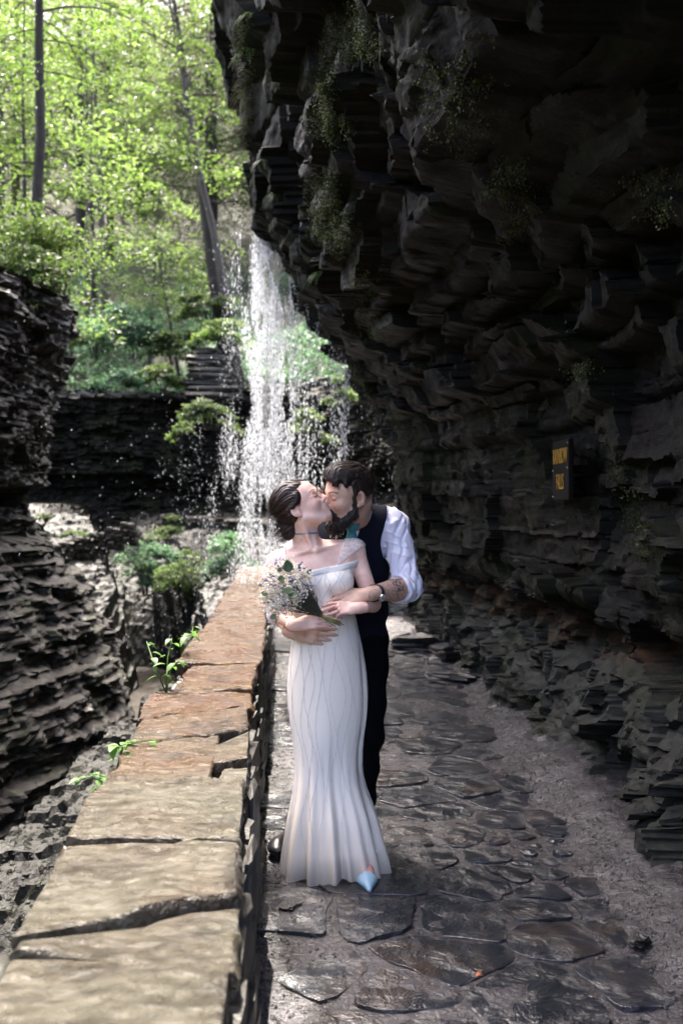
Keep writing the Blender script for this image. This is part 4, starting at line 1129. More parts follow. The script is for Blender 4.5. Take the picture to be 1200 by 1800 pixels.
# ================================================================== the bride
bride = empty('person', (0, 0, 0)); tag(bride, 'bride in a white beaded gown leaning back into a kiss', 'person')
HB = HeadFrame(P(530, 891, 4.335), (.82, -.20, .545), (-.55, 0, .835), 1.0)
Q = lambda px, py, Y: np.array(P(px, py, Y))
B = dict(pel=Q(575, 1150, 4.385), waist=Q(572, 1088, 4.37), chest=Q(561, 1025, 4.37), sR=Q(489, 990, 4.37), sL=Q(623, 968, 4.40), nb=Q(543, 957, 4.385),
         eR=Q(489, 1082, 4.30), wR=Q(522, 1099, 4.165), eL=Q(655, 1062, 4.345), wL=Q(630, 1069, 4.19))
fb = Field((-.36, 3.98, .74), (.30, 4.60, 1.76), .0036)
def torso_b(Fd, off=0, arms=False):
    Fd.ell(B['chest'], (.135 + off, .092 + off, .165 + off), k=.03)
    Fd.ell((B['waist'] + B['chest']) / 2, (.112 + off, .085 + off, .12 + off), k=.05)
    Fd.ell(B['waist'], (.112 + off, .085 + off, .10 + off), k=.05)
    Fd.ell(B['pel'], (.155 + off, .11 + off, .12 + off), k=.06)
    for px, py in ((534, 1032), (595, 1022)): Fd.ell(Q(px, py, 4.295), (.060 + off, .056 + off, .054 + off), k=.03)
    Fd.cap(B['sR'] + (0, .0, .004), B['nb'] + (0, .01, -.03), .044 + off, .052 + off, .03); Fd.cap(B['sL'] + (0, 0, .004), B['nb'] + (0, .01, -.03), .044 + off, .052 + off, .03)
    Fd.cap(Q(512, 1000, 4.355), Q(603, 984, 4.37), .062 + off, .062 + off, .04)
torso_b(fb)
fb.cap(B['nb'] + (0, .01, -.01), HB.w((0, -.022, -.055)), .050, .048, .025)
fb.cap(HB.w((0, -.05, -.03)), B['nb'] + (-.02, .03, -.0), .036, .045, .03)
notch = Q(549, 966, 4.30)
fb.cap(HB.w((.040, -.026, -.060)), notch + (0, .004, 0), .007, .0035, .034)                  # the neck muscles
fb.cap(HB.w((-.040, -.02, -.060)), notch + (.02, .004, .003), .007, .0035, .034)
fb.cap(notch + (-.018, .0, -.004), B['sR'] + (.03, -.035, .025), .0085, .009, .016)      # collar bones
fb.cap(notch + (.022, .0, .002), B['sL'] + (-.03, -.03, .026), .0085, .009, .016)
fb.ell(notch + (.003, -.012, .006), (.009, .012, .010), None, .010, 's')
head(fb, HB, False)
fb.cap(B['sR'], B['eR'], .043, .034, .02); fb.cap(B['eR'], B['wR'], .034, .0225, .012)
fb.cap(B['sL'], B['eL'], .043, .034, .02); fb.cap(B['eL'], B['wL'], .034, .0225, .012)
nailsB = []
hand(fb, B['wR'], (.95, -.06, .26), (-.15, -.95, .25), False, .96, ((6, 12, 8), (8, 10, 8), (8, 12, 8), (10, 14, 10)), .16, ((.25, .9, -.6), (-.1, .9, -.5), (-.2, .9, -.3)), .9, nailsB)
hand(fb, B['wL'], (-.985, -.12, .03), (.05, -.80, .60), True, .92, ((18, 22, 12), (38, 62, 40), (46, 66, 40), (52, 66, 40)), .08, ((.3, .85, -.4), (0, 1, -.3), (-.2, 1, -.3)), .9, nailsB)
Vb, Fb = fb.mesh(); Vb = relax(Vb, Fb, 1)
body = mesh_np('body', Vb, Fb, M['skin'], True, bride)
SKB = (.80, .54, .445)
cb = face_tint(Vb, HB, SKB, (.36, .13, .125), (.58, .30, .26), (.035, .02, .016), False)
for k, (q, d) in enumerate(nailsB):
    dd = np.linalg.norm(Vb - np.array(q), axis=1); m_ = (dd < .0085); cb[m_] = (.62, .36, .36)
kd = np.zeros(len(Vb))
for w_ in (B['wR'], B['wL']):
    d = np.linalg.norm(Vb - w_, axis=1); kd = np.maximum(kd, np.clip((d - .07) / .05, 0, 1) * (d < .2))
cb = cb * (1 - .30 * kd[:, None]) + np.array((.55, .27, .23)) * .30 * kd[:, None]
paint(body, cb)
print('bride body', len(Vb), time.time() - T0)

# hair with a low bun
fh = Field((-.115, -.19, -.12), (.115, .13, .17), .0030)
fh.ell((0, -.017, .047), (.082, .1025, .087), k=.01)
X, Y_, Z = fh.coords()
hair_line = (Y_ - (.034 + .80 * (Z - .030))) / 1.28                    # in front of this is face
fh.F = np.maximum(fh.F, hair_line.astype(np.float32) + 0 * fh.F)
fh.F = np.maximum(fh.F, (-(Z + .045 + .35 * (Y_ + .03))).astype(np.float32) + 0 * fh.F)
for x in (-1, 1): fh.ell((x * .088, -.006, -.010), (.034, .026, .036), None, .006, 's')
for x in (-1, 1): fh.cap((x * .070, .02, .045), (x * .074, -.045, .004), .015, .018, .02)
fh.cap((0, -.06, -.01), (0, -.092, -.034), .06, .042, .03)
fh.ell((0, -.100, -.044), (.050, .037, .047), k=.012)
for a in np.linspace(0, 6.28, 8)[:-1]:
    c_ = np.array((.034 * math.cos(a), -.105 - .02 * abs(math.sin(a)), -.046 + .032 * math.sin(a))); e_ = np.array((.034 * math.cos(a + 1.1), -.118, -.046 + .034 * math.sin(a + 1.1)))
    fh.cap(c_, e_, .017, .014, .004)
X, Y_, Z = fh.coords()
ang = np.arctan2(X, Z - .02 + .25 * (Y_ + .05))
fh.F += (.0016 * np.sin(ang * 46 + 5 * vn2((Y_ * 22 + X * 0), Z * 14 + X * 10, 7)) + .0022 * np.sin(ang * 17 + 3 * Y_ * 20)).astype(np.float32) * (fh.F < .03) * np.clip(-hair_line / .03, 0, 1).astype(np.float32)
hb_, Vh = from_field('hair', fh, M['hair_her'], bride, 1, HB.w)
flow = lambda p: (lambda L: ((np.stack([-L[:, 0] * 5, -np.ones(len(L)) * .9, -.35 - (L[:, 2] - .02) * 5 * (L[:, 1] < 0)], -1)) @ HB.R.T))(HB.loc(p))
strands('hair_strands', Vh, normals(hb_), flow, 2200, .055, .0008, M['hair_her'], hb_, 3, .002, 5, .16)
# a few white beads tucked in the bun
mb = MB(); rs = random.Random(4)
for k in range(26):
    p = Vector(HB.w((rs.uniform(-.0, .05), -.112 - rs.uniform(0, .025), -.005 + rs.uniform(-.03, .035)))) + Vector((-.012, -.01, 0))
    mb.tube([p + Vector((0, 0, -.003)), p, p + Vector((0, 0, .003))], [.001, rs.uniform(.0022, .004), .001], 6)
M['pearl'] = plain('pearl white', (.75, .72, .68), .3, .05)
mb.build('hair_comb', M['pearl'], bride)
# glasses, choker, earring
def ring(mb, H, c, r, ax1, ax2, rad, n=28, a0=0, a1=6.2832):
    mb.tube([Vector(H.w(np.array(c) + r * (np.array(ax1) * math.cos(a) + np.array(ax2) * math.sin(a)))) for a in np.linspace(a0, a1, n)], rad, 5, a1 < 6.28)
gl = empty('glasses', (0, 0, 0)); gl.parent = bride
mb = MB()
for x in (-1, 1):
    ring(mb, HB, (x * .034, .1035, .006), .024, (1, -.1 * x, 0), (0, 0, .92), .0019)
    mb.tube([Vector(HB.w(p)) for p in ((x * .058, .101, .012), (x * .077, .085, .014), (x * .0815, .0, .012), (x * .081, -.02, .002))], .001, 5)
mb.tube([Vector(HB.w(p)) for p in ((-.011, .105, .01), (0, .108, .012), (.011, .105, .01))], .001, 5)
mb.build('frame', M['rosewire'], gl)
t = NT('spectacle glass'); t.fin((1, 1, 1), .02); t.b.inputs['Transmission Weight'].default_value = 1; t.b.inputs['IOR'].default_value = 1.05; t.b.inputs['Alpha'].default_value = .35
for x in (-1, 1):
    mb = MB(); V = [HB.w((x * .034, .1035, .006))] + [HB.w((x * .034 + .0235 * math.cos(a), .1035 - .1 * x * .0235 * math.cos(a), .006 + .0216 * math.sin(a))) for a in np.linspace(0, 6.2832, 24)[:-1]]
    mb.add(V, [(0, 1 + i, 1 + (i + 1) % 23) for i in range(23)]); mb.build('lens', t.m, gl)
BVH_B = BVHTree.FromPolygons([tuple(v) for v in Vb], [tuple(f) for f in Fb])
def wrap_ring(bvh, c, axis, n, out, a0=0, a1=2 * math.pi, rmax=.2):
    ax = Vector(axis).normalized(); e1 = ax.orthogonal().normalized(); e2 = ax.cross(e1); pts = []
    for a in np.linspace(a0, a1, n):
        d = e1 * math.cos(a) + e2 * math.sin(a); o = Vector(c) + d * rmax
        h_ = bvh.ray_cast(o, -d, rmax); pts.append((h_[0] if h_[0] else Vector(c) + d * .05) + d * out)
    return pts
nc = (Vector(Q(540, 938, 4.38)))
ch = wrap_ring(BVH_B, nc, (-.05, .05, 1), 40, .0015); mb = MB()
V = [p + Vector((0, 0, s_ * .0042)) for s_ in (-1, 1) for p in ch]; mb.add(V, [(i, i + 1, 41 + i, 40 + i) for i in range(39)])
o = mb.build('choker', M['choker'], bride); sm = o.modifiers.new('thick', 'SOLIDIFY'); sm.thickness = .002
mb = MB(); e0 = Vector(HB.w((.083, -.005, -.034))); mb.tube([e0, e0 + Vector((.001, -.008, -.03)), e0 + Vector((.002, -.012, -.092))], .0007, 4)
mb.tube([e0 + Vector((.002, -.012, -.09)), e0 + Vector((.002, -.012, -.097)), e0 + Vector((.002, -.012, -.104))], [.0008, .003, .0008], 6)
mb.build('earring', M['rosewire'], bride)
mb = MB(); wc = Vector(B['wR']); mb.tube(wrap_ring(BVH_B, wc - Vector((.012, -.01, .004)), Vector(B['wR'] - B['eR']), 24, .001, rmax=.05), .0009, 4, False); mb.build('bracelet', M['rosewire'], bride)

# gown: bodice, lace cap sleeves, skirt, beading
fd = Field((-.25, 4.16, .98), (.16, 4.56, 1.50), .0036)
torso_b(fd, .0065)
X, Y_, Z = fd.coords()
xc, zc = Q(577, 996, 4.3)[0], Q(577, 996, 4.3)[2]
topz = zc + .20 * (X - xc) - .0 * Y_
fd.F = np.maximum(fd.F, (Z - topz).astype(np.float32) + 0 * fd.F); 
fd.F = np.maximum(fd.F, (1.0 - Z).astype(np.float32) + 0 * fd.F)
dress = empty('gown', (0, 0, 0)); dress.parent = bride
bod, Vd = from_field('bodice', fd, M['dress'], dress, 1)
# neckline band
mbv = BVHTree.FromPolygons([tuple(v) for v in Vd], [tuple(p.vertices) for p in bod.data.polygons])
bp = []
for a in np.linspace(-2.3, 2.3, 70):
    d = Vector((math.sin(a), -math.cos(a), 0)); c_ = Vector((xc - .02, 4.37, 0))
    col_ = []
    for dz in (-.024, -.016, -.009, -.002):
        o_ = c_ + d * .25; o_.z = zc + .20 * (c_.x + d.x * .12 - xc) + dz
        h_ = mbv.ray_cast(o_, -d, .3); col_.append((h_[0] if h_[0] else Vector((c_.x + d.x * .12, c_.y + d.y * .09, o_.z))) + d * .002)
    bp.append(col_)
mb = MB(); mb.add([p for q in bp for p in q], [tuple(f) for f in grid_faces(70, 4)])
M['band'] = cloth('grey ivory net band', (.60, .60, .60), .6, 250, .0006, .1, .06)
o = mb.build('neckline_band', M['band'], dress); sm = o.modifiers.new('thick', 'SOLIDIFY'); sm.thickness = .003; sm.offset = 1
fl = Field((-.34, 4.2, 1.2), (.17, 4.6, 1.52), .0036)
torso_b(fl, .0055); fl.cap(B['sR'], B['eR'], .050, .040, .02); fl.cap(B['sL'], B['eL'], .050, .040, .02)
X, Y_, Z = fl.coords()
nR, nL = Q(506, 985, 4.3), Q(597, 975, 4.3)
reg = np.minimum(np.maximum(X - nR[0] + .25 * (Z - nR[2]), -9), -(X - nL[0]) + .30 * (Z - nL[2]))
aR = (B['eR'] - B['sR']) / np.linalg.norm(B['eR'] - B['sR']); aL = (B['eL'] - B['sL']) / np.linalg.norm(B['eL'] - B['sL'])
tR = (X - B['sR'][0]) * aR[0] + (Y_ - B['sR'][1]) * aR[1] + (Z - B['sR'][2]) * aR[2]; tL = (X - B['sL'][0]) * aL[0] + (Y_ - B['sL'][1]) * aL[1] + (Z - B['sL'][2]) * aL[2]
reg = np.maximum(reg, np.where(X < -.1, tR - .035 - .35 * (X - B['sR'][0]), tL - .020 + .5 * (X - B['sL'][0])))
reg = np.maximum(reg, np.where(X < -.1, 1.255, 1.27) - Z)
fl.F = np.maximum(fl.F, reg.astype(np.float32))
Fl0 = fl.F.copy()
for sgn_ in (-1, 1):
    fl.F = np.maximum(Fl0, (-sgn_ * (X + .1) + 0 * Fl0).astype(np.float32)); from_field('lace_sleeve', fl, M['lace'], dress, 1)

ROWS = np.array([  # py, left px, right px, depth of centre, depth radius, pleat
    (1072, 521, 622, 4.370, .098, 0), (1090, 520, 625, 4.370, .096, 0), (1110, 517, 629, 4.370, .104, 0), (1130, 513, 634, 4.370, .116, 0), (1160, 508, 640, 4.370, .128, 0), (1190, 505, 644, 4.368, .134, 0),
    (1230, 505, 647, 4.36, .132, .0), (1270, 510, 644, 4.35, .122, .02), (1300, 515, 638, 4.34, .114, .06), (1340, 519, 634, 4.33, .110, .14), (1380, 517, 639, 4.32, .118, .28),
    (1420, 507, 658, 4.31, .140, .48), (1460, 501, 668, 4.30, .158, .68), (1500, 495, 679, 4.295, .178, .88), (1522, 492, 685, 4.29, .190, 1.0)], float)
NT_, NR_ = 260, 120
tt = np.linspace(0, len(ROWS) - 1, NR_)
rows = np.array([np.interp(tt, np.arange(len(ROWS)), ROWS[:, j]) for j in range(6)]).T
for j in range(6):
    q = np.pad(rows[:, j], 6, 'edge'); rows[:, j] = np.convolve(q, np.ones(13) / 13, 'valid')
def skirt(theta, r, inset=0):
    py, l, rr, Yc, dr, pl = [r[..., j] for j in range(6)]
    Ys = Yc
    cx = ((l + rr) / 2 - 600) * Ys / FPX; hx = (rr - l) / 2 * Ys / FPX - inset; z = CAM_Z - (py - 880) * Ys / FPX
    z = np.where(py > 1500, z - (py - 1500) / 22 * .022, z)
    f = theta
    fold = 1.8 * (.55 * np.sin(11 * f + 2.2 * np.sin(2 * f + 1) + .8 * np.sin(5 * f)) + .40 * np.sin(21 * f + 2.0 * np.sin(3 * f) + .7) + .35 * np.sin(7 * f + 2.2))
    k = 1 + pl * (.105 * fold + .02)
    soft = .012 * np.sin(5 * f + 2 + z * 5) * np.clip(pl * 3, 0, 1) * (1 - pl)
    x = cx + np.sin(f) * hx * (k * .55 + .45) ; y = Ys - np.cos(f) * (dr - inset) * k - soft
    # the side panel hangs back in shadow behind the front of the skirt at her left
    side = np.exp(-((f - 1.28) / .16) ** 2) * np.clip((py - 1120) / 80, 0, 1) * np.clip((1430 - py) / 120, 0, 1)
    x = x - .014 * side; y = y + .022 * side
    # knee pressing the cloth forward
    y = y - .018 * np.exp(-((f + .15) / .5) ** 2) * np.exp(-((py - 1290) / 60) ** 2)
    zz = z + .006 * np.sin(9 * f + 1) * pl + .010 * np.sin(3 * f + .5) * pl ** 2
    return np.stack([x, y, zz], -1)
th = np.linspace(-math.pi, math.pi, NT_, endpoint=False)
Tg, Rg = np.meshgrid(np.arange(NR_), th, indexing='ij')
V = skirt(Rg, rows[Tg])
mesh_np('skirt', V, grid_faces(NR_, NT_, True), M['tulle'], True, dress)
Vl = skirt(Rg, rows[Tg] * np.array([1, 1, 1, 1, 1, .6]), .012)
mesh_np('lining', Vl[60:109], grid_faces(49, NT_, True), M['dress'], True, dress)
mb = MB(); rs = random.Random(8)
rowf = lambda t_: rows[np.clip((np.asarray(t_) * (NR_ - 1)).astype(int), 0, NR_ - 1)]
K = 21
for k in range(K):
    th0 = -1.75 + 3.5 * (k + .5 + rs.uniform(-.3, .3)) / K; ph = (k % 2) * math.pi + rs.uniform(-1.0, 1.0); amp = .07 + .06 * rs.random(); fr = rs.uniform(11, 22)
    t0, t1 = (rs.uniform(0.0, .05), rs.uniform(.62, .98))
    ts = np.linspace(t0, t1, 46); th_ = th0 * (1 + .10 * np.sin(ts * 3)) + amp * np.sin(ts * fr + ph)
    V = skirt(th_, rowf(ts)); C_ = np.array((-.02, 4.34, 0)); d = V - C_; d[:, 2] = 0; d /= np.linalg.norm(d, axis=1)[:, None]
    mb.tube([Vector(p) for p in V + d * .0022], [.0012 if i % 2 else .0006 for i in range(46)], 4, False)
mb.build('beading', M['bead'], dress)
mb = MB()
for k in range(10):                                       # beading over the bodice
    x0 = -.135 + .19 * k / 9; ph = (k % 2) * math.pi; pts = []
    for q in np.linspace(0, 1, 22):
        xx = x0 + .022 * math.sin(q * 9 + ph + k * .7) ; zz = 1.315 - .25 * q + .20 * (xx - xc)
        h_ = mbv.ray_cast(Vector((xx, 4.0, zz)), Vector((0, 1, 0)), .6)
        if h_[0] is not None: pts.append(h_[0] + Vector((0, -.0015, 0)))
    if len(pts) > 3: mb.tube(pts, .0013, 4, False)
mb.build('beading', M['bead'], dress)
# shoe and instep
sh = Field((.02, 3.96, -.02), (.20, 4.36, .16), .0036)
tip = np.array((.113, 4.035, .022)); ball = np.array((.108, 4.125, .03))
sh.cap(tip, ball, .010, .036, .01); sh.ell((.106, 4.135, .032), (.044, .075, .028), k=.012)
sh.cap((.105, 4.14, .035), (.10, 4.24, .085), .034, .03, .02)
X, Y_, Z = sh.coords(); sh.F = np.maximum(sh.F, (.004 - Z).astype(np.float32) + 0 * sh.F); sh.F = np.maximum(sh.F, (np.minimum(Z - .030, Y_ - 4.118) + 0 * X).astype(np.float32))
from_field('shoe', sh, M['blue_shoe'], bride, 2)
ft = Field((.02, 4.06, .0), (.20, 4.36, .24), .0036); ft.cap((.108, 4.125, .038), (.10, 4.25, .10), .030, .032, .02); ft.cap((.10, 4.25, .10), (.095, 4.30, .2), .032, .034, .02)
o, Vf = from_field('foot', ft, M['skin'], bride, 2); paint(o, np.tile(np.array((.58, .33, .28)), (len(Vf), 1)))
print('bride', time.time() - T0)
# ================================================================== the groom
groom = empty('person', (0, 0, 0)); tag(groom, 'bearded man in a navy waistcoat and rolled shirtsleeves holding the bride from behind', 'person')
HG = HeadFrame(P(612, 873, 4.425), (-.87, -.47, -.13), (-.06, -.20, .97), 1.07)
G = dict(pel=Q(620, 1125, 4.67), waist=Q(617, 1070, 4.65), chest=Q(612, 985, 4.61), sL=Q(695, 926, 4.57), sR=Q(533, 948, 4.66), nb=Q(630, 912, 4.58),
         eL=Q(716, 1033, 4.47), wL=Q(649, 1044, 4.25), eR=Q(492, 1078, 4.52), wR=Q(517, 1112, 4.26))
def torso_g(Fd, off=0):
    Fd.ell(G['chest'], (.165 + off, .112 + off, .19 + off), k=.04)
    Fd.ell((G['chest'] + G['waist']) / 2, (.158 + off, .108 + off, .16 + off), k=.05)
    Fd.ell(G['waist'], (.155 + off, .11 + off, .13 + off), k=.05)
    Fd.cap(G['sL'] + (-.02, .01, 0), G['chest'] + (0, .0, .09), .068 + off, .09 + off, .05); Fd.cap(G['sR'] + (.02, .01, 0), G['chest'] + (0, .0, .09), .068 + off, .09 + off, .05)
    Fd.cap(G['sL'] + (-.03, .01, .02), G['nb'] + (0, .02, 0), .052 + off, .055 + off, .03); Fd.cap(G['sR'] + (.03, .01, .02), G['nb'] + (0, .02, 0), .052 + off, .055 + off, .03)
fg = Field((-.38, 4.0, .95), (.40, 4.82, 1.86), .0038)
torso_g(fg)
fg.cap(G['nb'] + (0, .005, -.02), HG.w((0, -.03, -.06)), .060, .056, .025); fg.cap(G['nb'] + (0, .04, 0), HG.w((0, -.06, -.02)), .05, .05, .03)
head(fg, HG, True)
fg.cap(G['sL'] + (-.01, 0, -.02), G['eL'], .044, .044, .02); fg.cap(G['eL'], G['eL'] + .35 * (G['wL'] - G['eL']), .047, .049, .015); fg.cap(G['eL'] + .35 * (G['wL'] - G['eL']), G['wL'], .049, .030, .015)
fg.cap(G['sR'], G['eR'], .046, .042, .02); fg.cap(G['eR'], G['wR'], .046, .029, .015)
nailsG = []
hand(fg, G['wL'], (-.93, -.06, -.16), (-.05, -.70, .70), True, 1.10, ((8, 20, 12), (10, 22, 14), (14, 22, 14), (18, 22, 14)), .10, ((.42, .85, -.1), (.2, .95, -.15), (.05, 1, -.2)), 1.08, nailsG)
hand(fg, G['wR'], (.97, -.05, -.12), (-.1, -.95, .15), False, 1.06, ((8, 12, 10), (8, 14, 10), (10, 14, 10), (12, 16, 10)), .10, rad=1.05)
Vg, Fg = fg.mesh(); Vg = relax(Vg, Fg, 1)
gb = mesh_np('body', Vg, Fg, M['skin'], True, groom)
SKG = (.55, .36, .27)
cg = face_tint(Vg, HG, SKG, (.30, .12, .10), (.44, .20, .15), (.02, .013, .01), True)
# the flower tattoo on the forearm near the elbow
fa = (G['wL'] - G['eL']); fa /= np.linalg.norm(fa); tc = Q(694, 1026, 4.36); upv = np.cross(fa, (0, -1, 0))
d = Vg - tc; u_ = d @ fa; v_ = d @ (upv / np.linalg.norm(upv)); r_ = np.hypot(u_, v_); a_ = np.arctan2(v_, u_)
ink = ((abs(r_ - (.020 + .006 * np.cos(5 * a_))) < .0032) | (abs(r_ - .009) < .0025) | ((abs(np.sin(2.5 * a_)) < .16) & (r_ > .009) & (r_ < .026)) | ((abs(v_ + .028 + .2 * u_) < .0035) & (abs(u_) < .022))) & (np.linalg.norm(d, axis=1) < .055)
cg[ink] = (.10, .095, .10)
hairy = np.clip((vn2(Vg[:, 0] * 300, Vg[:, 2] * 260 + Vg[:, 1] * 200, 4) - .25) * 1.2, 0, .45) * ((np.linalg.norm(Vg - (G['eL'] + G['wL']) / 2, axis=1) < .17))
cg = cg * (1 - hairy[:, None])
paint(gb, cg)
BVH_G = BVHTree.FromPolygons([tuple(v) for v in Vg], [tuple(f) for f in Fg])
print('groom body', len(Vg), time.time() - T0)
# hair swept forward
fh = Field((-.125, -.15, -.12), (.125, .15, .19), .0032)
fh.ell((0, -.020, .050), (.0795, .1005, .090), k=.01)
X, Y_, Z = fh.coords()
fh.F = np.maximum(fh.F, ((Y_ - (.030 + .62 * (Z - .03))) / 1.15).astype(np.float32) + 0 * fh.F)
fh.F = np.maximum(fh.F, (-(Z + .028 + .75 * (Y_ + .03))).astype(np.float32) + 0 * fh.F)
for x in (-1, 1): fh.ell((x * .086, -.012, -.006), (.026, .022, .036), None, .006, 's')
fh.ell((0, .020, .100), (.066, .075, .045), k=.03); fh.ell((0, .050, .104), (.056, .038, .028), k=.02)
for a, b, c_ in (((-.03, .06, .105), (-.046, .078, .082), (-.054, .078, .062)), ((-.012, .07, .108), (-.028, .090, .092), (-.042, .092, .066)), ((.012, .07, .108), (.006, .090, .096), (-.004, .095, .084)), ((-.05, .04, .09), (-.066, .045, .065), (-.070, .040, .045))):
    fh.cap(a, b, .017, .011, .008); fh.cap(b, c_, .011, .004, .005)
for x in (-1, 1): fh.cap((x * .070, .006, .03), (x * .0690, .006, -.03), .009, .007, .008)
X, Y_, Z = fh.coords()
fh.F += (.0022 * np.sin(X * 330 + 5 * vn2(Y_ * 30, Z * 30, 5)) + .003 * vn2(X * 60 + Y_ * 10, Z * 40 - Y_ * 22, 6)).astype(np.float32) * (fh.F < .03)
hg, Vh = from_field('hair', fh, M['hair_him'], groom, 1, HG.w)
flow = lambda p: (lambda L: (np.stack([-.35 - 1.5 * L[:, 0] * (L[:, 2] < .09), np.where(L[:, 2] > .09, .9, -.25), np.where(L[:, 2] > .11, -.1, -.75)], -1) @ HG.R.T))(HG.loc(p))
strands('hair_strands', Vh, normals(hg), flow, 2600, .024, .0008, M['hair_him'], hg, 5, .003, 4, .3)
fh = Field((-.11, -.05, -.19), (.11, .14, .03), .0032)
for x in (-1, 1):
    fh.cap((x * .066, .005, -.022), (x * .062, .014, -.065), .009, .019, .012); fh.cap((x * .060, .016, -.066), (x * .036, .062, -.104), .020, .022, .015)
    fh.cap((x * .036, .062, -.104), (0, .076, -.112), .022, .026, .015)
    fh.cap((0, .1005, -.0415), (x * .024, .092, -.051), .0075, .0085, .006); fh.cap((x * .024, .092, -.051), (x * .032, .080, -.078), .0085, .013, .008)
fh.ell((0, .072, -.118), (.040, .034, .030), k=.015)
X, Y_, Z = fh.coords(); fh.F += (.004 * vn2(X * 110, Z * 60 + Y_ * 70, 6) + .003 * vn2(X * 210 + Y_ * 150, Z * 130, 8)).astype(np.float32) * (fh.F < .03)
bd, Vh = from_field('beard', fh, M['beard'], groom, 1, HG.w)
flow = lambda p: (lambda L: (np.stack([L[:, 0] * 3, .25 + 0 * L[:, 0], -1 + 0 * L[:, 0]], -1) @ HG.R.T))(HG.loc(p))
strands('beard_strands', Vh, normals(bd), flow, 1600, .012, .0008, M['beard'], bd, 6, .002, 3, .35)
# shirt with rolled sleeve
fs = Field((-.38, 4.2, .98), (.40, 4.84, 1.70), .0038)
torso_g(fs, .009)
def sleeve(Fd, s_, e_, w_, seed):
    Fd.cap(s_, s_ + .5 * (e_ - s_), .060, .060, .03); Fd.cap(s_ + .5 * (e_ - s_), e_, .060, .062, .02)
    f1 = e_ + .26 * (w_ - e_); Fd.cap(e_, f1, .060, .056, .015)
sleeve(fs, G['sL'], G['eL'], G['wL'], 1)
fs.cap(G['sR'], G['eR'], .070, .060, .03)
X, Y_, Z = fs.coords()
band = (fs.F < .03)
ax = (G['eL'] - G['sL']) / np.linalg.norm(G['eL'] - G['sL']); s_ = (X - G['sL'][0]) * ax[0] + (Y_ - G['sL'][1]) * ax[1] + (Z - G['sL'][2]) * ax[2]
arm = sstep(.175, .205, X)
ph_ = np.arctan2(Y_ - (G['sL'][1] + ax[1] * s_), X - (G['sL'][0] + ax[0] * s_))
n1 = vn2(s_ * 17 + ph_ * 1.3, ph_ * .8 - s_ * 3, 3); n2 = vn2(s_ * 24 - ph_ * 1.1 + 7, ph_ * 1.0 + s_ * 6, 5)
wr_ = .009 * np.clip(1 - 2.2 * np.abs(n1), 0, 1) - .006 * np.clip(1 - 3.5 * np.abs(n2), 0, 1) - .002 + .008 * vn2(X * 16 + Z * 10, Y_ * 12 + Z * 9, 5)
fs.F += (arm * wr_ * 1.0 + (1 - arm) * .003 * vn2(X * 18, Z * 14, 8)).astype(np.float32) * band
# cut the cuff end
fdir = (G['wL'] - G['eL']) / np.linalg.norm(G['wL'] - G['eL']); tw = (X - G['eL'][0]) * fdir[0] + (Y_ - G['eL'][1]) * fdir[1] + (Z - G['eL'][2]) * fdir[2]
fs.F = np.where((arm > .5) & (Z < G['eL'][2] + .075), np.maximum(fs.F, tw - .062 + .0 * Z), fs.F).astype(np.float32)
fs.ell(np.array(G['nb']) + (-.01, -.03, .04), (.055, .07, .08), None, .01, 's')
from_field('shirt', fs, M['shirt'], groom, 1)
# rolled cuff: two soft turns of cloth
mb = MB(); cx_ = Vector(G['eL'] + fdir * .052); e1 = Vector(fdir).orthogonal().normalized(); e2 = Vector(fdir).cross(e1)
V = []; prof_ = [(-.034, .058), (-.030, .066), (-.012, .0685), (-.006, .0645), (0, .068), (.014, .067), (.019, .060), (.016, .052), (0, .050)]
NA = 48
for i, (s1, r1) in enumerate(prof_):
    for k in range(NA):
        a = 2 * math.pi * k / NA; r = r1 * (1 + .05 * math.sin(3 * a + 1) + .035 * math.sin(7 * a + i)) ; V.append(cx_ + Vector(fdir) * (s1 + .007 * math.sin(2 * a + 2) + .004 * math.sin(5 * a + i)) + (e1 * math.cos(a) + e2 * math.sin(a)) * r)
mb.add(V, [tuple(f) for f in grid_faces(len(prof_), NA, True)]); mb.build('rolled_cuff', M['shirt'], groom)
# waistcoat
fv = Field((-.30, 4.3, .93), (.30, 4.86, 1.68), .0038)
torso_g(fv, .020)
fv.ell(G['pel'] + (0, 0, .03), (.165, .125, .10), k=.03)
X, Y_, Z = fv.coords()
xa = Q(681, 930, 4.5)[0]; lim = X - (xa - .03 * np.exp(-((Z - 1.40) / .09) ** 2) + np.clip(1.34 - Z, 0, .2) * .9)
a0, a1 = Q(653, 872, 4.5), Q(622, 958, 4.5)
xl = a1[0] + (a0[0] - a1[0]) * (Z - a1[2]) / (a0[2] - a1[2])
b0_, b1_ = Q(596, 890, 4.5), Q(617, 958, 4.5); xl2 = b1_[0] + (b0_[0] - b1_[0]) * (Z - b1_[2]) / (b0_[2] - b1_[2])
vneck = np.where(Y_ < 4.60, np.minimum(np.minimum(xl - X, X - xl2), Z - a1[2]), -.5)       # positive inside the opening
fv.F = np.maximum(np.maximum(fv.F, lim), vneck).astype(np.float32)
fv.F = np.maximum(fv.F, np.where(X < -.15, -.15 - X, -1)).astype(np.float32)
fv.F += (.0025 * vn2(X * 16, Z * 9, 12) + .002 * np.sin(Z * 70 + 30 * X + 3 * vn2(X * 12, Z * 8, 3)) * sstep(1.30, 1.15, Z)).astype(np.float32) * (fv.F < .03)
from_field('waistcoat', fv, M['vest'], groom, 2)
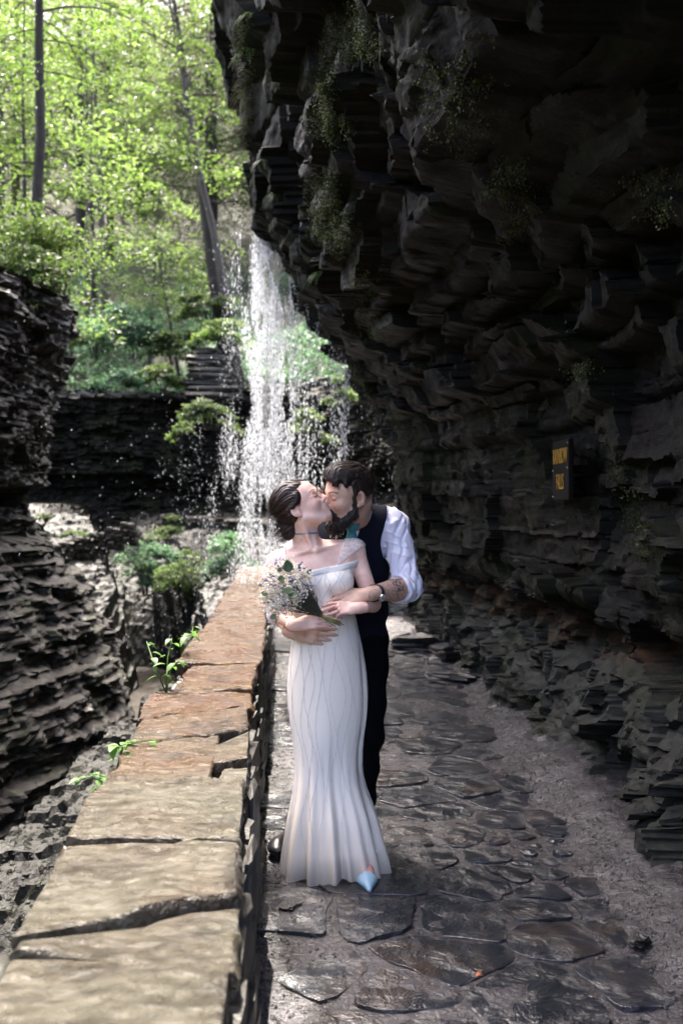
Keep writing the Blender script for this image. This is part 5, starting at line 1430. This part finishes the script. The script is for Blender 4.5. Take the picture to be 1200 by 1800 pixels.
# collar and tie
nk = Vector(G['nb']) + Vector((-.008, -.012, .008)); nax = (Vector(HG.w((0, -.03, -.06))) - nk).normalized() * .55 + Vector((0, 0, .6)); nax.normalize()
e1 = Vector((1, 0, 0)); e1 = (e1 - nax * e1.dot(nax)).normalized(); e2 = nax.cross(e1)
V = []; NA = 44
for i, (h_, r_) in enumerate(((-.012, .070), (.022, .0665), (.040, .066), (.044, .068), (.040, .071), (.012, .081), (-.014, .090))):
    for k in range(NA):
        a = -math.pi / 2 + .22 + (2 * math.pi - .44) * k / (NA - 1)
        front = math.exp(-(min(abs(a + math.pi / 2), abs(a - 1.5 * math.pi)) / .55) ** 2)
        hh = h_ - (.028 * front if i >= 5 else .010 * front if i > 1 else 0)
        V.append(nk + nax * hh + (e1 * math.cos(a) + e2 * math.sin(a)) * r_)
mb = MB(); mb.add(V, [tuple(f) for f in grid_faces(7, NA)]); o = mb.build('collar', M['shirt'], groom); sm = o.modifiers.new('thick', 'SOLIDIFY'); sm.thickness = .0025
tp = Vector(P(619, 928, 4.468))
def blade(name, secs, m, parent):
    V = []; n_ = 10
    for (c_, wx, wy) in secs:
        for k in range(n_):
            a = 2 * math.pi * k / n_; V.append(Vector(c_) + Vector((math.copysign(abs(math.cos(a)) ** .6, math.cos(a)) * wx, math.copysign(abs(math.sin(a)) ** .8, math.sin(a)) * wy, 0)))
    F = [tuple(f) for f in grid_faces(len(secs), n_, True)] + [tuple(range(n_)), tuple((len(secs) - 1) * n_ + k for k in range(n_ - 1, -1, -1))]
    mb = MB(); mb.add(V, F); return mb.build(name, m, parent)
tie = empty('tie', (0, 0, 0)); tie.parent = groom
blade('knot', [(tp + Vector((.006, .006, .030)), .034, .016), (tp + Vector((.004, 0, .02)), .034, .020), (tp + Vector((0, -.002, -.008)), .025, .02), (tp + Vector((-.002, 0, -.016)), .016, .013)], M['tie'], tie)
blade('blade', [(tp + Vector((-.002, .003, -.014)), .017, .011), (tp + Vector((-.003, -.002, -.03)), .022, .010), (tp + Vector((-.006, .01, -.09)), .029, .007), (tp + Vector((-.01, .02, -.2)), .037, .006)], M['tie'], tie)
# buttonhole of small dried flowers on the waistcoat
mb = MB(); bp_ = Vector(P(590, 936, 4.46))
for k in range(60):
    o_ = Vector((random.Random(k).gauss(0, .016), random.Random(k + 99).gauss(-.004, .008), random.Random(k + 199).gauss(0, .014))); r = .0025 + .002 * random.Random(k + 5).random()
    mb.tube([bp_ + o_ + Vector((0, 0, -r)), bp_ + o_, bp_ + o_ + Vector((0, 0, r))], [r * .4, r, r * .4], 6)
mb.tube([bp_ + Vector((0, 0, -.035)), bp_], .003, 5)
M['bout'] = plain('dried buttonhole flowers', (.34, .33, .24), .8, .5, 90)
o = mb.build('buttonhole', M['bout'], groom); o['kind'] = 'stuff'
# watch
wa = empty('watch', (0, 0, 0)); wa.parent = groom
wc = Vector(G['eL'] + .885 * (G['wL'] - G['eL'])); rg_ = wrap_ring(BVH_G, wc, fdir, 40, .0022, rmax=.06)
mb = MB(); fv_ = Vector(fdir); V = [p + fv_ * s1 for s1 in (-.009, .009) for p in rg_]; mb.add(V, [(i, i + 1, 41 + i, 40 + i) for i in range(39)])
o = mb.build('strap', M['strap'], wa); sm = o.modifiers.new('thick', 'SOLIDIFY'); sm.thickness = .004; sm.offset = 0
dirw = Vector((-.05, -.96, -.22)); dirw = (dirw - fv_ * dirw.dot(fv_)).normalized()
h_ = BVH_G.ray_cast(wc + dirw * .08, -dirw, .1); base = (h_[0] if h_[0] else wc + dirw * .03) + dirw * .002
def disc(name, r, hgt, m, b, bevel=.0015):
    s1 = fv_; s2 = dirw.cross(fv_); V = []
    for (rr, hh) in ((r, 0), (r, hgt - bevel), (r - bevel, hgt), (0, hgt)):
        for k in range(28):
            a = 2 * math.pi * k / 28; V.append(b + dirw * hh + (s1 * math.cos(a) + s2 * math.sin(a)) * rr)
    mb = MB(); mb.add(V, [tuple(f) for f in grid_faces(4, 28, True)]); return mb.build(name, m, wa, smooth=False)
disc('case', .0195, .009, M['metal'], base)
M['dial'] = plain('silver dial', (.55, .53, .49), .3, .05); disc('dial', .0165, .0012, M['dial'], base + dirw * .009)
mb = MB(); top = base + dirw * .0112
for a, L in ((.7, .011), (2.6, .014)):
    d = fv_ * math.cos(a) + dirw.cross(fv_) * math.sin(a); mb.tube([top, top + d * L], .0008, 4)
mb.build('hand', M['strap'], wa)
# trousers and shoes
fp = Field((-.36, 4.4, .02), (.32, 4.95, 1.12), .0048)
fp.ell(G['pel'], (.168, .128, .13), k=.04)
hL, kL, aL_ = Q(650, 1160, 4.67), Q(643, 1290, 4.64), Q(630, 1462, 4.70); hR, kR, aR_ = Q(590, 1160, 4.68), Q(558, 1310, 4.66), Q(532, 1468, 4.70)
for h1, k1, a1_ in ((hL, kL, aL_), (hR, kR, aR_)):
    fp.cap(h1, k1, .094, .075, .04); fp.cap(k1, a1_, .075, .06, .03)
X, Y_, Z = fp.coords(); fp.F += (.006 * vn2(X * 14 + Z * 4, Z * 9, 4) + .004 * np.sin(Z * 40 + 20 * X)).astype(np.float32) * (fp.F < .03)
from_field('trousers', fp, M['trouser'], groom, 2)
for a_, dx in ((aR_, -.105), (aL_, .03)):
    fsn = Field((a_[0] - .16, 4.4, 0), (a_[0] + .16, 4.9, .2), .0045)
    toe = np.array((a_[0] + dx, a_[1] - .19, .038)); fsn.cap((a_[0], a_[1] + .05, .045), toe, .040, .034, .02); fsn.ell(toe + (0, -.01, -.004), (.048, .07, .03), k=.02); fsn.cap((a_[0], a_[1] + .02, .06), a_ + (0, 0, .03), .05, .05, .03)
    X, Y_, Z = fsn.coords(); fsn.F = np.maximum(fsn.F, (.004 - Z).astype(np.float32) + 0 * fsn.F)
    from_field('shoe', fsn, M['black_leather'], groom, 2)
print('groom', time.time() - T0)

# ================================================================== the bouquet
bq = empty('bouquet', (0, 0, 0)); tag(bq, 'round bouquet of dried white blossom, lavender and eucalyptus held by the bride', 'bouquet')
C0 = np.array(P(505, 1038, 4.10)); AX = np.array((-.62, -.45, .62)); AX /= np.linalg.norm(AX)
rg = np.random.RandomState(21)
M['blossom'] = plain('cream blossom', (.74, .67, .55), .8, .2, 60); M['lavender'] = plain('lavender buds', (.10, .10, .19), .8, .3, 60)
M['euca'] = plain('eucalyptus green', (.055, .085, .03), .55, .3, 25); M['stem'] = plain('pale green stems', (.16, .15, .05), .6, .25, 40); M['dry_twig'] = plain('grey green twigs', (.09, .095, .065), .8, .3, 40)
ICO = np.array([(0, 0, 1)] + [(math.cos(a) * .89, math.sin(a) * .89, .45) for a in np.arange(5) * 1.2566] + [(math.cos(a + .63) * .89, math.sin(a + .63) * .89, -.45) for a in np.arange(5) * 1.2566] + [(0, 0, -1)])
ICF = np.array([(0, 1 + i, 1 + (i + 1) % 5) for i in range(5)] + [(1 + i, 6 + i, 1 + (i + 1) % 5) for i in range(5)] + [(1 + (i + 1) % 5, 6 + i, 6 + (i + 1) % 5) for i in range(5)] + [(11, 6 + (i + 1) % 5, 6 + i) for i in range(5)])
def balls(name, p, r, m, stretch=None):
    n = len(p); V = ICO[None] * (r[:, None, None] if stretch is None else 1) * rg.uniform(.7, 1.3, (n, 12, 1))
    if stretch is not None: V = V * stretch[:, None, :]
    V = V + p[:, None, :]; F = (ICF[None] + (np.arange(n) * 12)[:, None, None]).reshape(-1, 3)
    o = mesh_np(name, V.reshape(-1, 3), F, m, False, bq); o['kind'] = 'stuff'; return o
def dome(n, r0, r1):
    q = rg.normal(0, 1, (n, 3)); q /= np.linalg.norm(q, axis=1)[:, None]
    back = (q @ AX) < -.35; q[back] -= 2 * ((q[back] @ AX)[:, None]) * AX * .8; q /= np.linalg.norm(q, axis=1)[:, None]
    lump = 1 + .13 * vn2(q[:, 0] * 3.2 + 5, q[:, 2] * 3.2 + q[:, 1] * 2, 3)
    return C0 + q * (r0 + (r1 - r0) * rg.rand(n) ** .6)[:, None] * lump[:, None] * np.array((1.02, .86, 1.1)), q
cl0, qn = dome(300, .066, .108); 
p = np.concatenate([cl0[rg.randint(0, 300, 2600)] + rg.normal(0, .0085, (2600, 3)), dome(800, .05, .10)[0]]); balls('blossom', p, .0020 + .0036 * rg.rand(len(p)) ** 2, M['blossom'])
sp, qs = dome(50, .075, .105); pl = []
for i in range(50):
    d = qs[i] + rg.normal(0, .35, 3); d /= np.linalg.norm(d); L = rg.uniform(.02, .045)
    for k in range(11): pl.append(sp[i] + d * L * k / 10 + rg.normal(0, .0022, 3))
balls('lavender', np.array(pl), .0018 + .0022 * rg.rand(len(pl)), M['lavender'])
mb = MB(); tie_pt = Vector(P(562, 1080, 4.15))
for i in range(260):
    e = Vector(C0 + (dome(1, .05, .108)[0][0] - C0)); mid = (e + tie_pt) / 2 + Vector(rg.normal(0, .008, 3)); mb.tube([tie_pt + Vector(rg.normal(0, .005, 3)), mid, e], [.0011, .0009, .0006], 3, False)
o = mb.build('twigs', M['dry_twig'], bq); o['kind'] = 'stuff'
for i in range(16):
    a = 2.4 * i; off = Vector((math.cos(a), math.sin(a) * .8, 0)) * (.0035 * math.sqrt(i)); e = Vector(P(597 + rs.uniform(-4, 4), 1097 + rs.uniform(-5, 5), 4.13)) + off
    mb = MB(); mb.tube([tie_pt + off * .8, (tie_pt + e) / 2 + off * .6, e], .0022, 5); mb.build('stem', M['stem'], bq)
def big_leaf(c, d, nrm, L, wd):
    c = Vector(c); d = Vector(d).normalized(); nrm = Vector(nrm); nrm = (nrm - d * nrm.dot(d)).normalized(); s_ = d.cross(nrm); V = []; n_ = 8
    for i in range(n_ + 1):
        u = i / n_; w_ = wd * (math.sin(math.pi * u ** .8) ** .75) if 0 < u < 1 else .0005
        for v in (-1, -.5, 0, .5, 1): V.append(c + d * L * u + s_ * w_ * v + nrm * (-.16 * w_ * (1 - abs(v)) * 2 - .25 * L * u * u * .5))
    mb = MB(); mb.add(V, [tuple(f) for f in grid_faces(n_ + 1, 5)]); o = mb.build('eucalyptus_leaf', M['euca'], bq); sm = o.modifiers.new('thick', 'SOLIDIFY'); sm.thickness = .0008
for px, py, Y, d, L, w_ in ((508, 1006, 4.02, (-.15, -.2, 1), .052, .021), (500, 1018, 4.0, (-.8, -.3, .1), .028, .016), (516, 1040, 3.985, (-1, -.2, .25), .046, .015), (507, 1046, 3.98, (.85, -.2, .1), .040, .017), (471, 1045, 4.03, (-.9, -.1, .4), .028, .013), (486, 1082, 4.04, (-.6, -.3, -.2), .030, .013), (540, 1010, 4.05, (.6, 0, .9), .028, .008), (494, 1005, 4.05, (-.6, 0, .7), .02, .009)):
    big_leaf(P(px, py, Y), d, (.1, -.8, .5), L, w_)
print('bouquet', time.time() - T0)
# ------------------------------------------------------------------ sign, stones, ferns, moss, plants
def on_cliff(px, py):
    d = (P(px, py, 10) - Vector((0, 0, CAM_Z))).normalized(); h_ = CLB.ray_cast(Vector((0, 0, CAM_Z)), d); return h_[0], h_[1]
# the wooden sign bolted to the cliff
hp, hn = on_cliff(992, 830); sy = 6.2; sx_ = 1.36
M['board'] = plain('dark brown board', (.005, .0036, .003), .7, .25, 25, Specular_IOR_Level=.1); M['yellow'] = plain('yellow paint', (.36, .19, .015), .6, .1)
sg_ = empty('sign', (sx_, sy, 1.79)); tag(sg_, 'small brown board with yellow letters reading RAINBOW FALLS on the dark cliff', 'sign')
mb = MB(); mb.box((.016, 0, 0), (.016, .225, .185)); b_ = mb.build('board', M['board'], sg_, False); bv = b_.modifiers.new('bev', 'BEVEL'); bv.width = .006; bv.segments = 2
for txt, z in (('RAINBOW', .082), ('FALLS', -.078)):
    cu = bpy.data.curves.new('lettering', 'FONT'); cu.body = txt; cu.size = .125; cu.align_x = 'CENTER'; cu.align_y = 'CENTER'; cu.extrude = .0015; cu.offset = -.0015; cu.space_character = 1.08
    o = bpy.data.objects.new('lettering', cu); COL.objects.link(o); o.parent = sg_; cu.materials.append(M['yellow'])
    me = bpy.data.meshes.new_from_object(o.evaluated_get(bpy.context.evaluated_depsgraph_get())); bpy.data.objects.remove(o)
    o = bpy.data.objects.new('lettering', me); COL.objects.link(o); o.parent = sg_
    wdt = o.dimensions.x; o.scale = (.39 / .62 if txt == 'RAINBOW' else .62, 1.0, 1); o.location = (-.003, 0, z)
    o.matrix_local = Matrix.Translation((-.003, 0, z)) @ Matrix(((0, 0, -1, 0), (-1, 0, 0, 0), (0, 1, 0, 0), (0, 0, 0, 1))) @ Matrix.Diagonal(((.64 if txt == 'RAINBOW' else .60), 1.12, 1, 1))
mb = MB()
for y_, z in ((.20, .0), (-.20, .01), (.20, -.165), (-.2, .16)):
    mb = MB(); mb.tube([(0.001, y_, z), (-.004, y_, z)], .006, 8); mb.build('screw', M['metal'], sg_)
# posts behind the board reaching the rock
mb = MB(); mb.box((.16, 0, 0), (.13, .03, .03)); mb.build('bracket', M['board'], sg_, False)

def rock(c, h, rz, seed, label, m='cliff', grp='fallen stones beside the path'):
    rs = random.Random(seed); bm_v = []; n1, n2 = 9, 12; V = []
    for i in range(n1):
        for k in range(n2):
            a = 2 * math.pi * k / n2; v = -1 + 2 * i / (n1 - 1)
            sq = lambda q: math.copysign(abs(q) ** .62, q)
            r = (1 - abs(v) ** 6 * .75)
            q = Vector((sq(math.cos(a)) * h[0] * r, sq(math.sin(a)) * h[1] * r, v * h[2]))
            q *= 1 + .30 * float(facet(np.float64(a * 1.4 + seed), np.float64(v * 2.2 + 3), seed)) + .05 * rs.uniform(-1, 1)
            q.rotate(Matrix.Rotation(rz, 3, 'Z')); V.append(Vector(c) + q - Vector(c))
    mb = MB(); mb.add(V, [tuple(f) for f in grid_faces(n1, n2, True)] + [tuple(range(n2 - 1, -1, -1)), tuple((n1 - 1) * n2 + k for k in range(n2))])
    o = mb.build('rock', M[m], None, False); o.location = c; tag(o, label, 'rock', grp); return o
M['slab_rock'] = rock_mat('dark fallen slab', (.006, .0055, .005), (.014, .013, .012), (.034, .03, .027), rough=(.3, .6))
rock((.98, 8.75, .05), (.23, .10, .045), -.5, 1, 'long dark slab lying flat on the path behind the couple', 'slab_rock')
rock((.80, 10.6, .07), (.26, .16, .10), -.2, 2, 'dark jagged boulder at the far edge of the path', 'slab_rock')
rock((1.12, 9.9, .06), (.20, .14, .09), .3, 3, 'flat stone leaning on the foot of the cliff past the long slab', 'slab_rock')
rock((.40, 4.6, .012), (.022, .018, .012), .2, 6, 'single dark pebble on the flagstones right of the gown', 'slab_rock')
rock((1.06, 3.55, .035), (.04, .03, .014), .9, 7, 'small flat grey stone in the gravel at lower right', 'slab_rock')
rock((-.20, 3.90, .02), (.03, .045, .006), -.5, 9, 'thin pale chip of slate in the grit left of the gown', 'grit')
# a fallen leaf
M['dead_leaf'] = plain('orange dead leaf', (.2, .05, .014), .7, .2, 60)
def litter(px, py, L, az, label):
    Y = FPX * 1.585 / (py - 880); c = P(px, py, Y); mb = MB(); d = Vector((math.cos(az), math.sin(az), 0)); s_ = Vector((-d.y, d.x, 0)); V = []
    for i in range(6):
        u = i / 5; w_ = .32 * L * math.sin(math.pi * min(.99, u + .02)) ** .8
        for v in (-1, 0, 1): V.append(Vector((0, 0, .006 + .010 * math.sin(u * 3) + .006 * abs(v))) + d * (u - .5) * L + s_ * v * w_)
    mb.add(V, [tuple(f) for f in grid_faces(6, 3)]); o = mb.build('dead_leaf', M['dead_leaf']); o.location = (c.x, c.y, .015); sm = o.modifiers.new('thick', 'SOLIDIFY'); sm.thickness = .001
    tag(o, label, 'leaf', 'fallen leaves on the path')
litter(842, 1722, .032, .4, 'small orange dead leaf on the flagstones near the bottom')

# moss cushions and hanging strands on the rock ribs
M['moss'] = leaf_mat('moss', (.012, .017, .003), (.028, .035, .006), (.055, .062, .014), .25)
pts, rg = [], np.random.RandomState(31)
for (x0, y0, x1, y1, w_, n_) in ((600, 20, 632, 95, 22, 420), (578, 60, 570, 200, 9, 260), (575, 200, 590, 240, 14, 200), (572, 300, 600, 440, 13, 460), (440, 120, 432, 260, 6, 200), (905, 285, 880, 340, 14, 90), (770, 100, 800, 260, 30, 80), (930, 330, 900, 420, 14, 60), (622, 640, 640, 700, 10, 200), (545, 320, 560, 420, 8, 110), (640, 480, 660, 600, 14, 140), (690, 720, 720, 780, 10, 100), (830, 80, 850, 250, 24, 40), (1140, 300, 1160, 380, 30, 40), (430, 40, 420, 110, 5, 90), (990, 660, 1040, 640, 12, 60), (1085, 800, 1130, 980, 14, 120), (960, 1300, 990, 1350, 10, 120), (890, 1180, 960, 1290, 10, 100)):
    for k in range(n_):
        u = rg.rand(); h_ = on_cliff(x0 + (x1 - x0) * u + rg.normal(0, w_), y0 + (y1 - y0) * u + rg.normal(0, w_ * .5))
        if h_[0] is None: continue
        s_ = h_[0].y / 9
        for q in range(16): pts.append(h_[0] + Vector(rg.normal(0, .016 * s_ + .003, 3)) + Vector((-.01, -.012, -abs(rg.normal(0, .012)))))
tag(leaf_obj('moss', np.array([tuple(p) for p in pts]), .011, M['moss'], 32, droop=.9, sd=.7, slim=.6), 'yellow-green moss clinging to ribs of the overhanging cliff', None, None, 'stuff')

# ferns on the lip of the overhang
M['fern'] = leaf_mat('fern', (.03, .065, .015), (.05, .09, .02), (.065, .105, .03), .5)
def fern(c, az, n_fr, L, seed, label):
    root = empty('fern', c); tag(root, label, 'fern', 'ferns on the cliff edge'); rs = random.Random(seed)
    for i in range(n_fr):
        a = az + rs.uniform(-.9, .9); d = Vector((math.cos(a), math.sin(a), 0)); s_ = Vector((-d.y, d.x, 0)); l_ = L * rs.uniform(.7, 1.15); mb = MB(); spine = []
        for k in range(13):
            u = k / 12; spine.append(d * l_ * .7 * u + Vector((0, 0, l_ * (.25 * u - .95 * u * u))))
        mb.tube(spine, .0025, 3, False)
        for k in range(1, 12):
            w_ = l_ * .20 * math.sin(math.pi * (k / 13) ** .7); t_ = (spine[k + 1] - spine[k - 1]).normalized()
            for sg in (-1, 1):
                e = spine[k] + s_ * sg * w_ + t_ * w_ * .35; m_ = (spine[k] + e) / 2 
                mb.add([spine[k], m_ + t_ * w_ * .16, e, m_ - t_ * w_ * .16], [(0, 1, 2, 3)])
        mb.build('frond', M['fern'], root, False)
for i, (px, py, L, n_, lab) in enumerate(((447, 92, .24, 4, 'fern with drooping fronds hanging from the top edge of the overhang'), (448, 30, .2, 4, 'leafy fern at the very top of the overhang edge'), (470, 285, .2, 4, 'small dark fern under the bulge of the overhang edge'), (492, 345, .2, 4, 'small fern just above the falls on the cliff edge'), (570, 480, .18, 4, 'small fern on the rib below the long moss streak'))):
    h_, n_v = on_cliff(px, py)
    if h_: fern(h_ + Vector((-.03, -.03, 0)), -2.2, n_, L, 60 + i, lab)
# thin grass trailing from the lip
M['grass'] = leaf_mat('trailing grass', (.07, .08, .016), (.10, .105, .025), (.12, .12, .04), .5)
mb = MB(); rs = random.Random(3)
for k in range(90):
    px, py = rs.choice(((438, 165), (440, 190), (436, 215), (432, 150), (430, 240)))
    h_, _ = on_cliff(px + rs.gauss(0, 4), py + rs.gauss(0, 14))
    if not h_: continue
    d = Vector((-rs.uniform(.3, 1), rs.uniform(-.6, .2), 0)).normalized(); L = rs.uniform(.10, .30); q = [h_]
    for j in range(1, 6): u = j / 5; q.append(h_ + d * L * .6 * u ** .7 + Vector((0, 0, .05 * u - L * .8 * u * u)))
    mb.tube(q, [.003 * (1 - .15 * j) for j in range(6)], 3, False)
tag(mb.build('trailing_grass', M['grass']), 'pale thin grass trailing from the edge of the overhang', None, None, 'stuff')

# plants rooted in the outer face of the wall
M['vine'] = leaf_mat('fresh green leaves', (.05, .11, .022), (.07, .15, .03), (.09, .17, .04), .5)
def plant(c, h, n, L, seed, label, lean=(0, 0)):
    root = empty('plant', c); tag(root, label, 'plant', 'leafy plants growing out of the wall'); rs = random.Random(seed)
    for s_ in range(max(2, n // 6)):
        top = Vector((lean[0] + rs.uniform(-.12, .12), lean[1] + rs.uniform(-.15, .15), h * rs.uniform(.55, 1.1))); st = [Vector((0, 0, 0)), top * .5 + Vector((rs.uniform(-.04, .04), 0, .04)), top]
        mb = MB(); mb.tube(st, [.005, .004, .002], 5); mb.build('stem', M['vine'], root)
        for k in range(6):
            u = .25 + .75 * k / 5; p = st[0].lerp(st[1], u * 2) if u < .5 else st[1].lerp(st[2], u * 2 - 1)
            a = rs.uniform(0, 6.28); d = Vector((math.cos(a), math.sin(a), rs.uniform(-.5, .3))).normalized(); sd_ = d.cross(Vector((0, 0, 1))).normalized(); up = sd_.cross(d); l_ = L * rs.uniform(.6, 1.2); V = []
            for i in range(6):
                v = i / 5; w_ = l_ * .30 * math.sin(math.pi * min(.985, v ** .75 + .015)) ** .9
                for q in (-1, 0, 1): V.append(p + d * (l_ * v + .012) + sd_ * w_ * q + up * (.25 * w_ * abs(q) - .35 * l_ * v * v))
            mb = MB(); mb.add(V, [tuple(f) for f in grid_faces(6, 3)]); mb.build('leaf', M['vine'], root)
plant(P(292, 1218, 5.05), .24, 18, .06, 1, 'leafy green plant rising beside the notch in the wall coping', (-.05, .1))
plant(P(318, 1152, 6.3), .16, 12, .07, 5, 'small green sprig behind the notch in the wall coping', (.02, .1))
plant(P(206, 1352, 3.85), .13, 12, .055, 2, 'small two-leaved sprig against the outer side of the coping', (0, .02))
plant(P(184, 1392, 3.6), .05, 8, .055, 3, 'tiny bright sprig low on the outer side of the coping', (-.03, 0))

# low wall with stepped top below the far trail
ls = empty('stone_wall', P(180, 960, 21.5)); tag(ls, 'low dry stone wall stepping down beside the far trail', 'stone wall', None, 'thing')
for i in range(11):
    u = i / 10; q = P(100 + 132 * u, 968 - 42 * u - (6 if i % 2 else 0), 21.5)
    for j in range(3):
        stone_box((q.x + .03 * j, q.y, q.z - .17 * j), (.085, .16, .075), 500 + i * 3 + j, M['pale_rock'] if j == 0 else M['left_cliff'], 'stone', ls)
pw = empty('stone_wall', P(385, 908, 25)); tag(pw, 'long pale parapet along the far trail behind the shrubs', 'stone wall', None, 'thing')
for i in range(9):
    q = P(296 + 22 * i, 903 + 1.3 * i + (2 if i % 3 else 0), 25 - .1 * i)
    stone_box((q.x, q.y, q.z - .06), (.16, .25, .055), 700 + i, M['pale_rock'], 'coping_slab', pw)
    stone_box((q.x, q.y, q.z - .30), (.155, .22, .17), 750 + i, M['left_cliff'], 'wall_stone', pw)
# flakes of shale on the ledge outside the wall
rg = np.random.RandomState(77); pp = []
for k in range(5000):
    x = rg.uniform(-2.4, -.85); y = rg.uniform(1.8, 10.5); h_ = GB.ray_cast(Vector((x, y, 3)), Vector((0, 0, -1)))
    if h_[0] and h_[0].z > -1.2: pp.append(tuple(h_[0] + Vector((0, 0, .004))))
pebbles('shale_chips', np.array(pp), .005, .028, M['shelf'], 78, 'loose shale chips covering the ledge outside the wall')
print('small', time.time() - T0)

# pale bedded outcrop showing through the shrubs left of the falls
oc = empty('rock_outcrop', P(372, 690, 26.6)); tag(oc, 'pale bedded rock ledges between the shrubs left of the falls', 'rock', None, 'thing')
for i in range(8):
    q = P(375 + 6 * math.sin(i * 2.1) - 2 * i, 696 - 11 * i, 26.6 + .06 * i)
    stone_box((q.x, q.y, q.z), (.78 - .05 * i + .12 * math.sin(i * 3.3), .4, .07), 820 + i, M['pale_rock'], 'ledge', oc, .3)
oc = empty('rock_outcrop', P(150, 700, 26.4)); tag(oc, 'thin pale rock shelf along the top of the dark back cliff at left', 'rock', None, 'thing')
for i in range(9):
    q = P(110 + 24 * i, 697 + 2 * math.sin(i * 2.3), 27.0 + .1 * i)
    stone_box((q.x, q.y, q.z), (.24, .4, .05 + .02 * (i % 3)), 850 + i, M['pale_rock'], 'ledge', oc, .3)
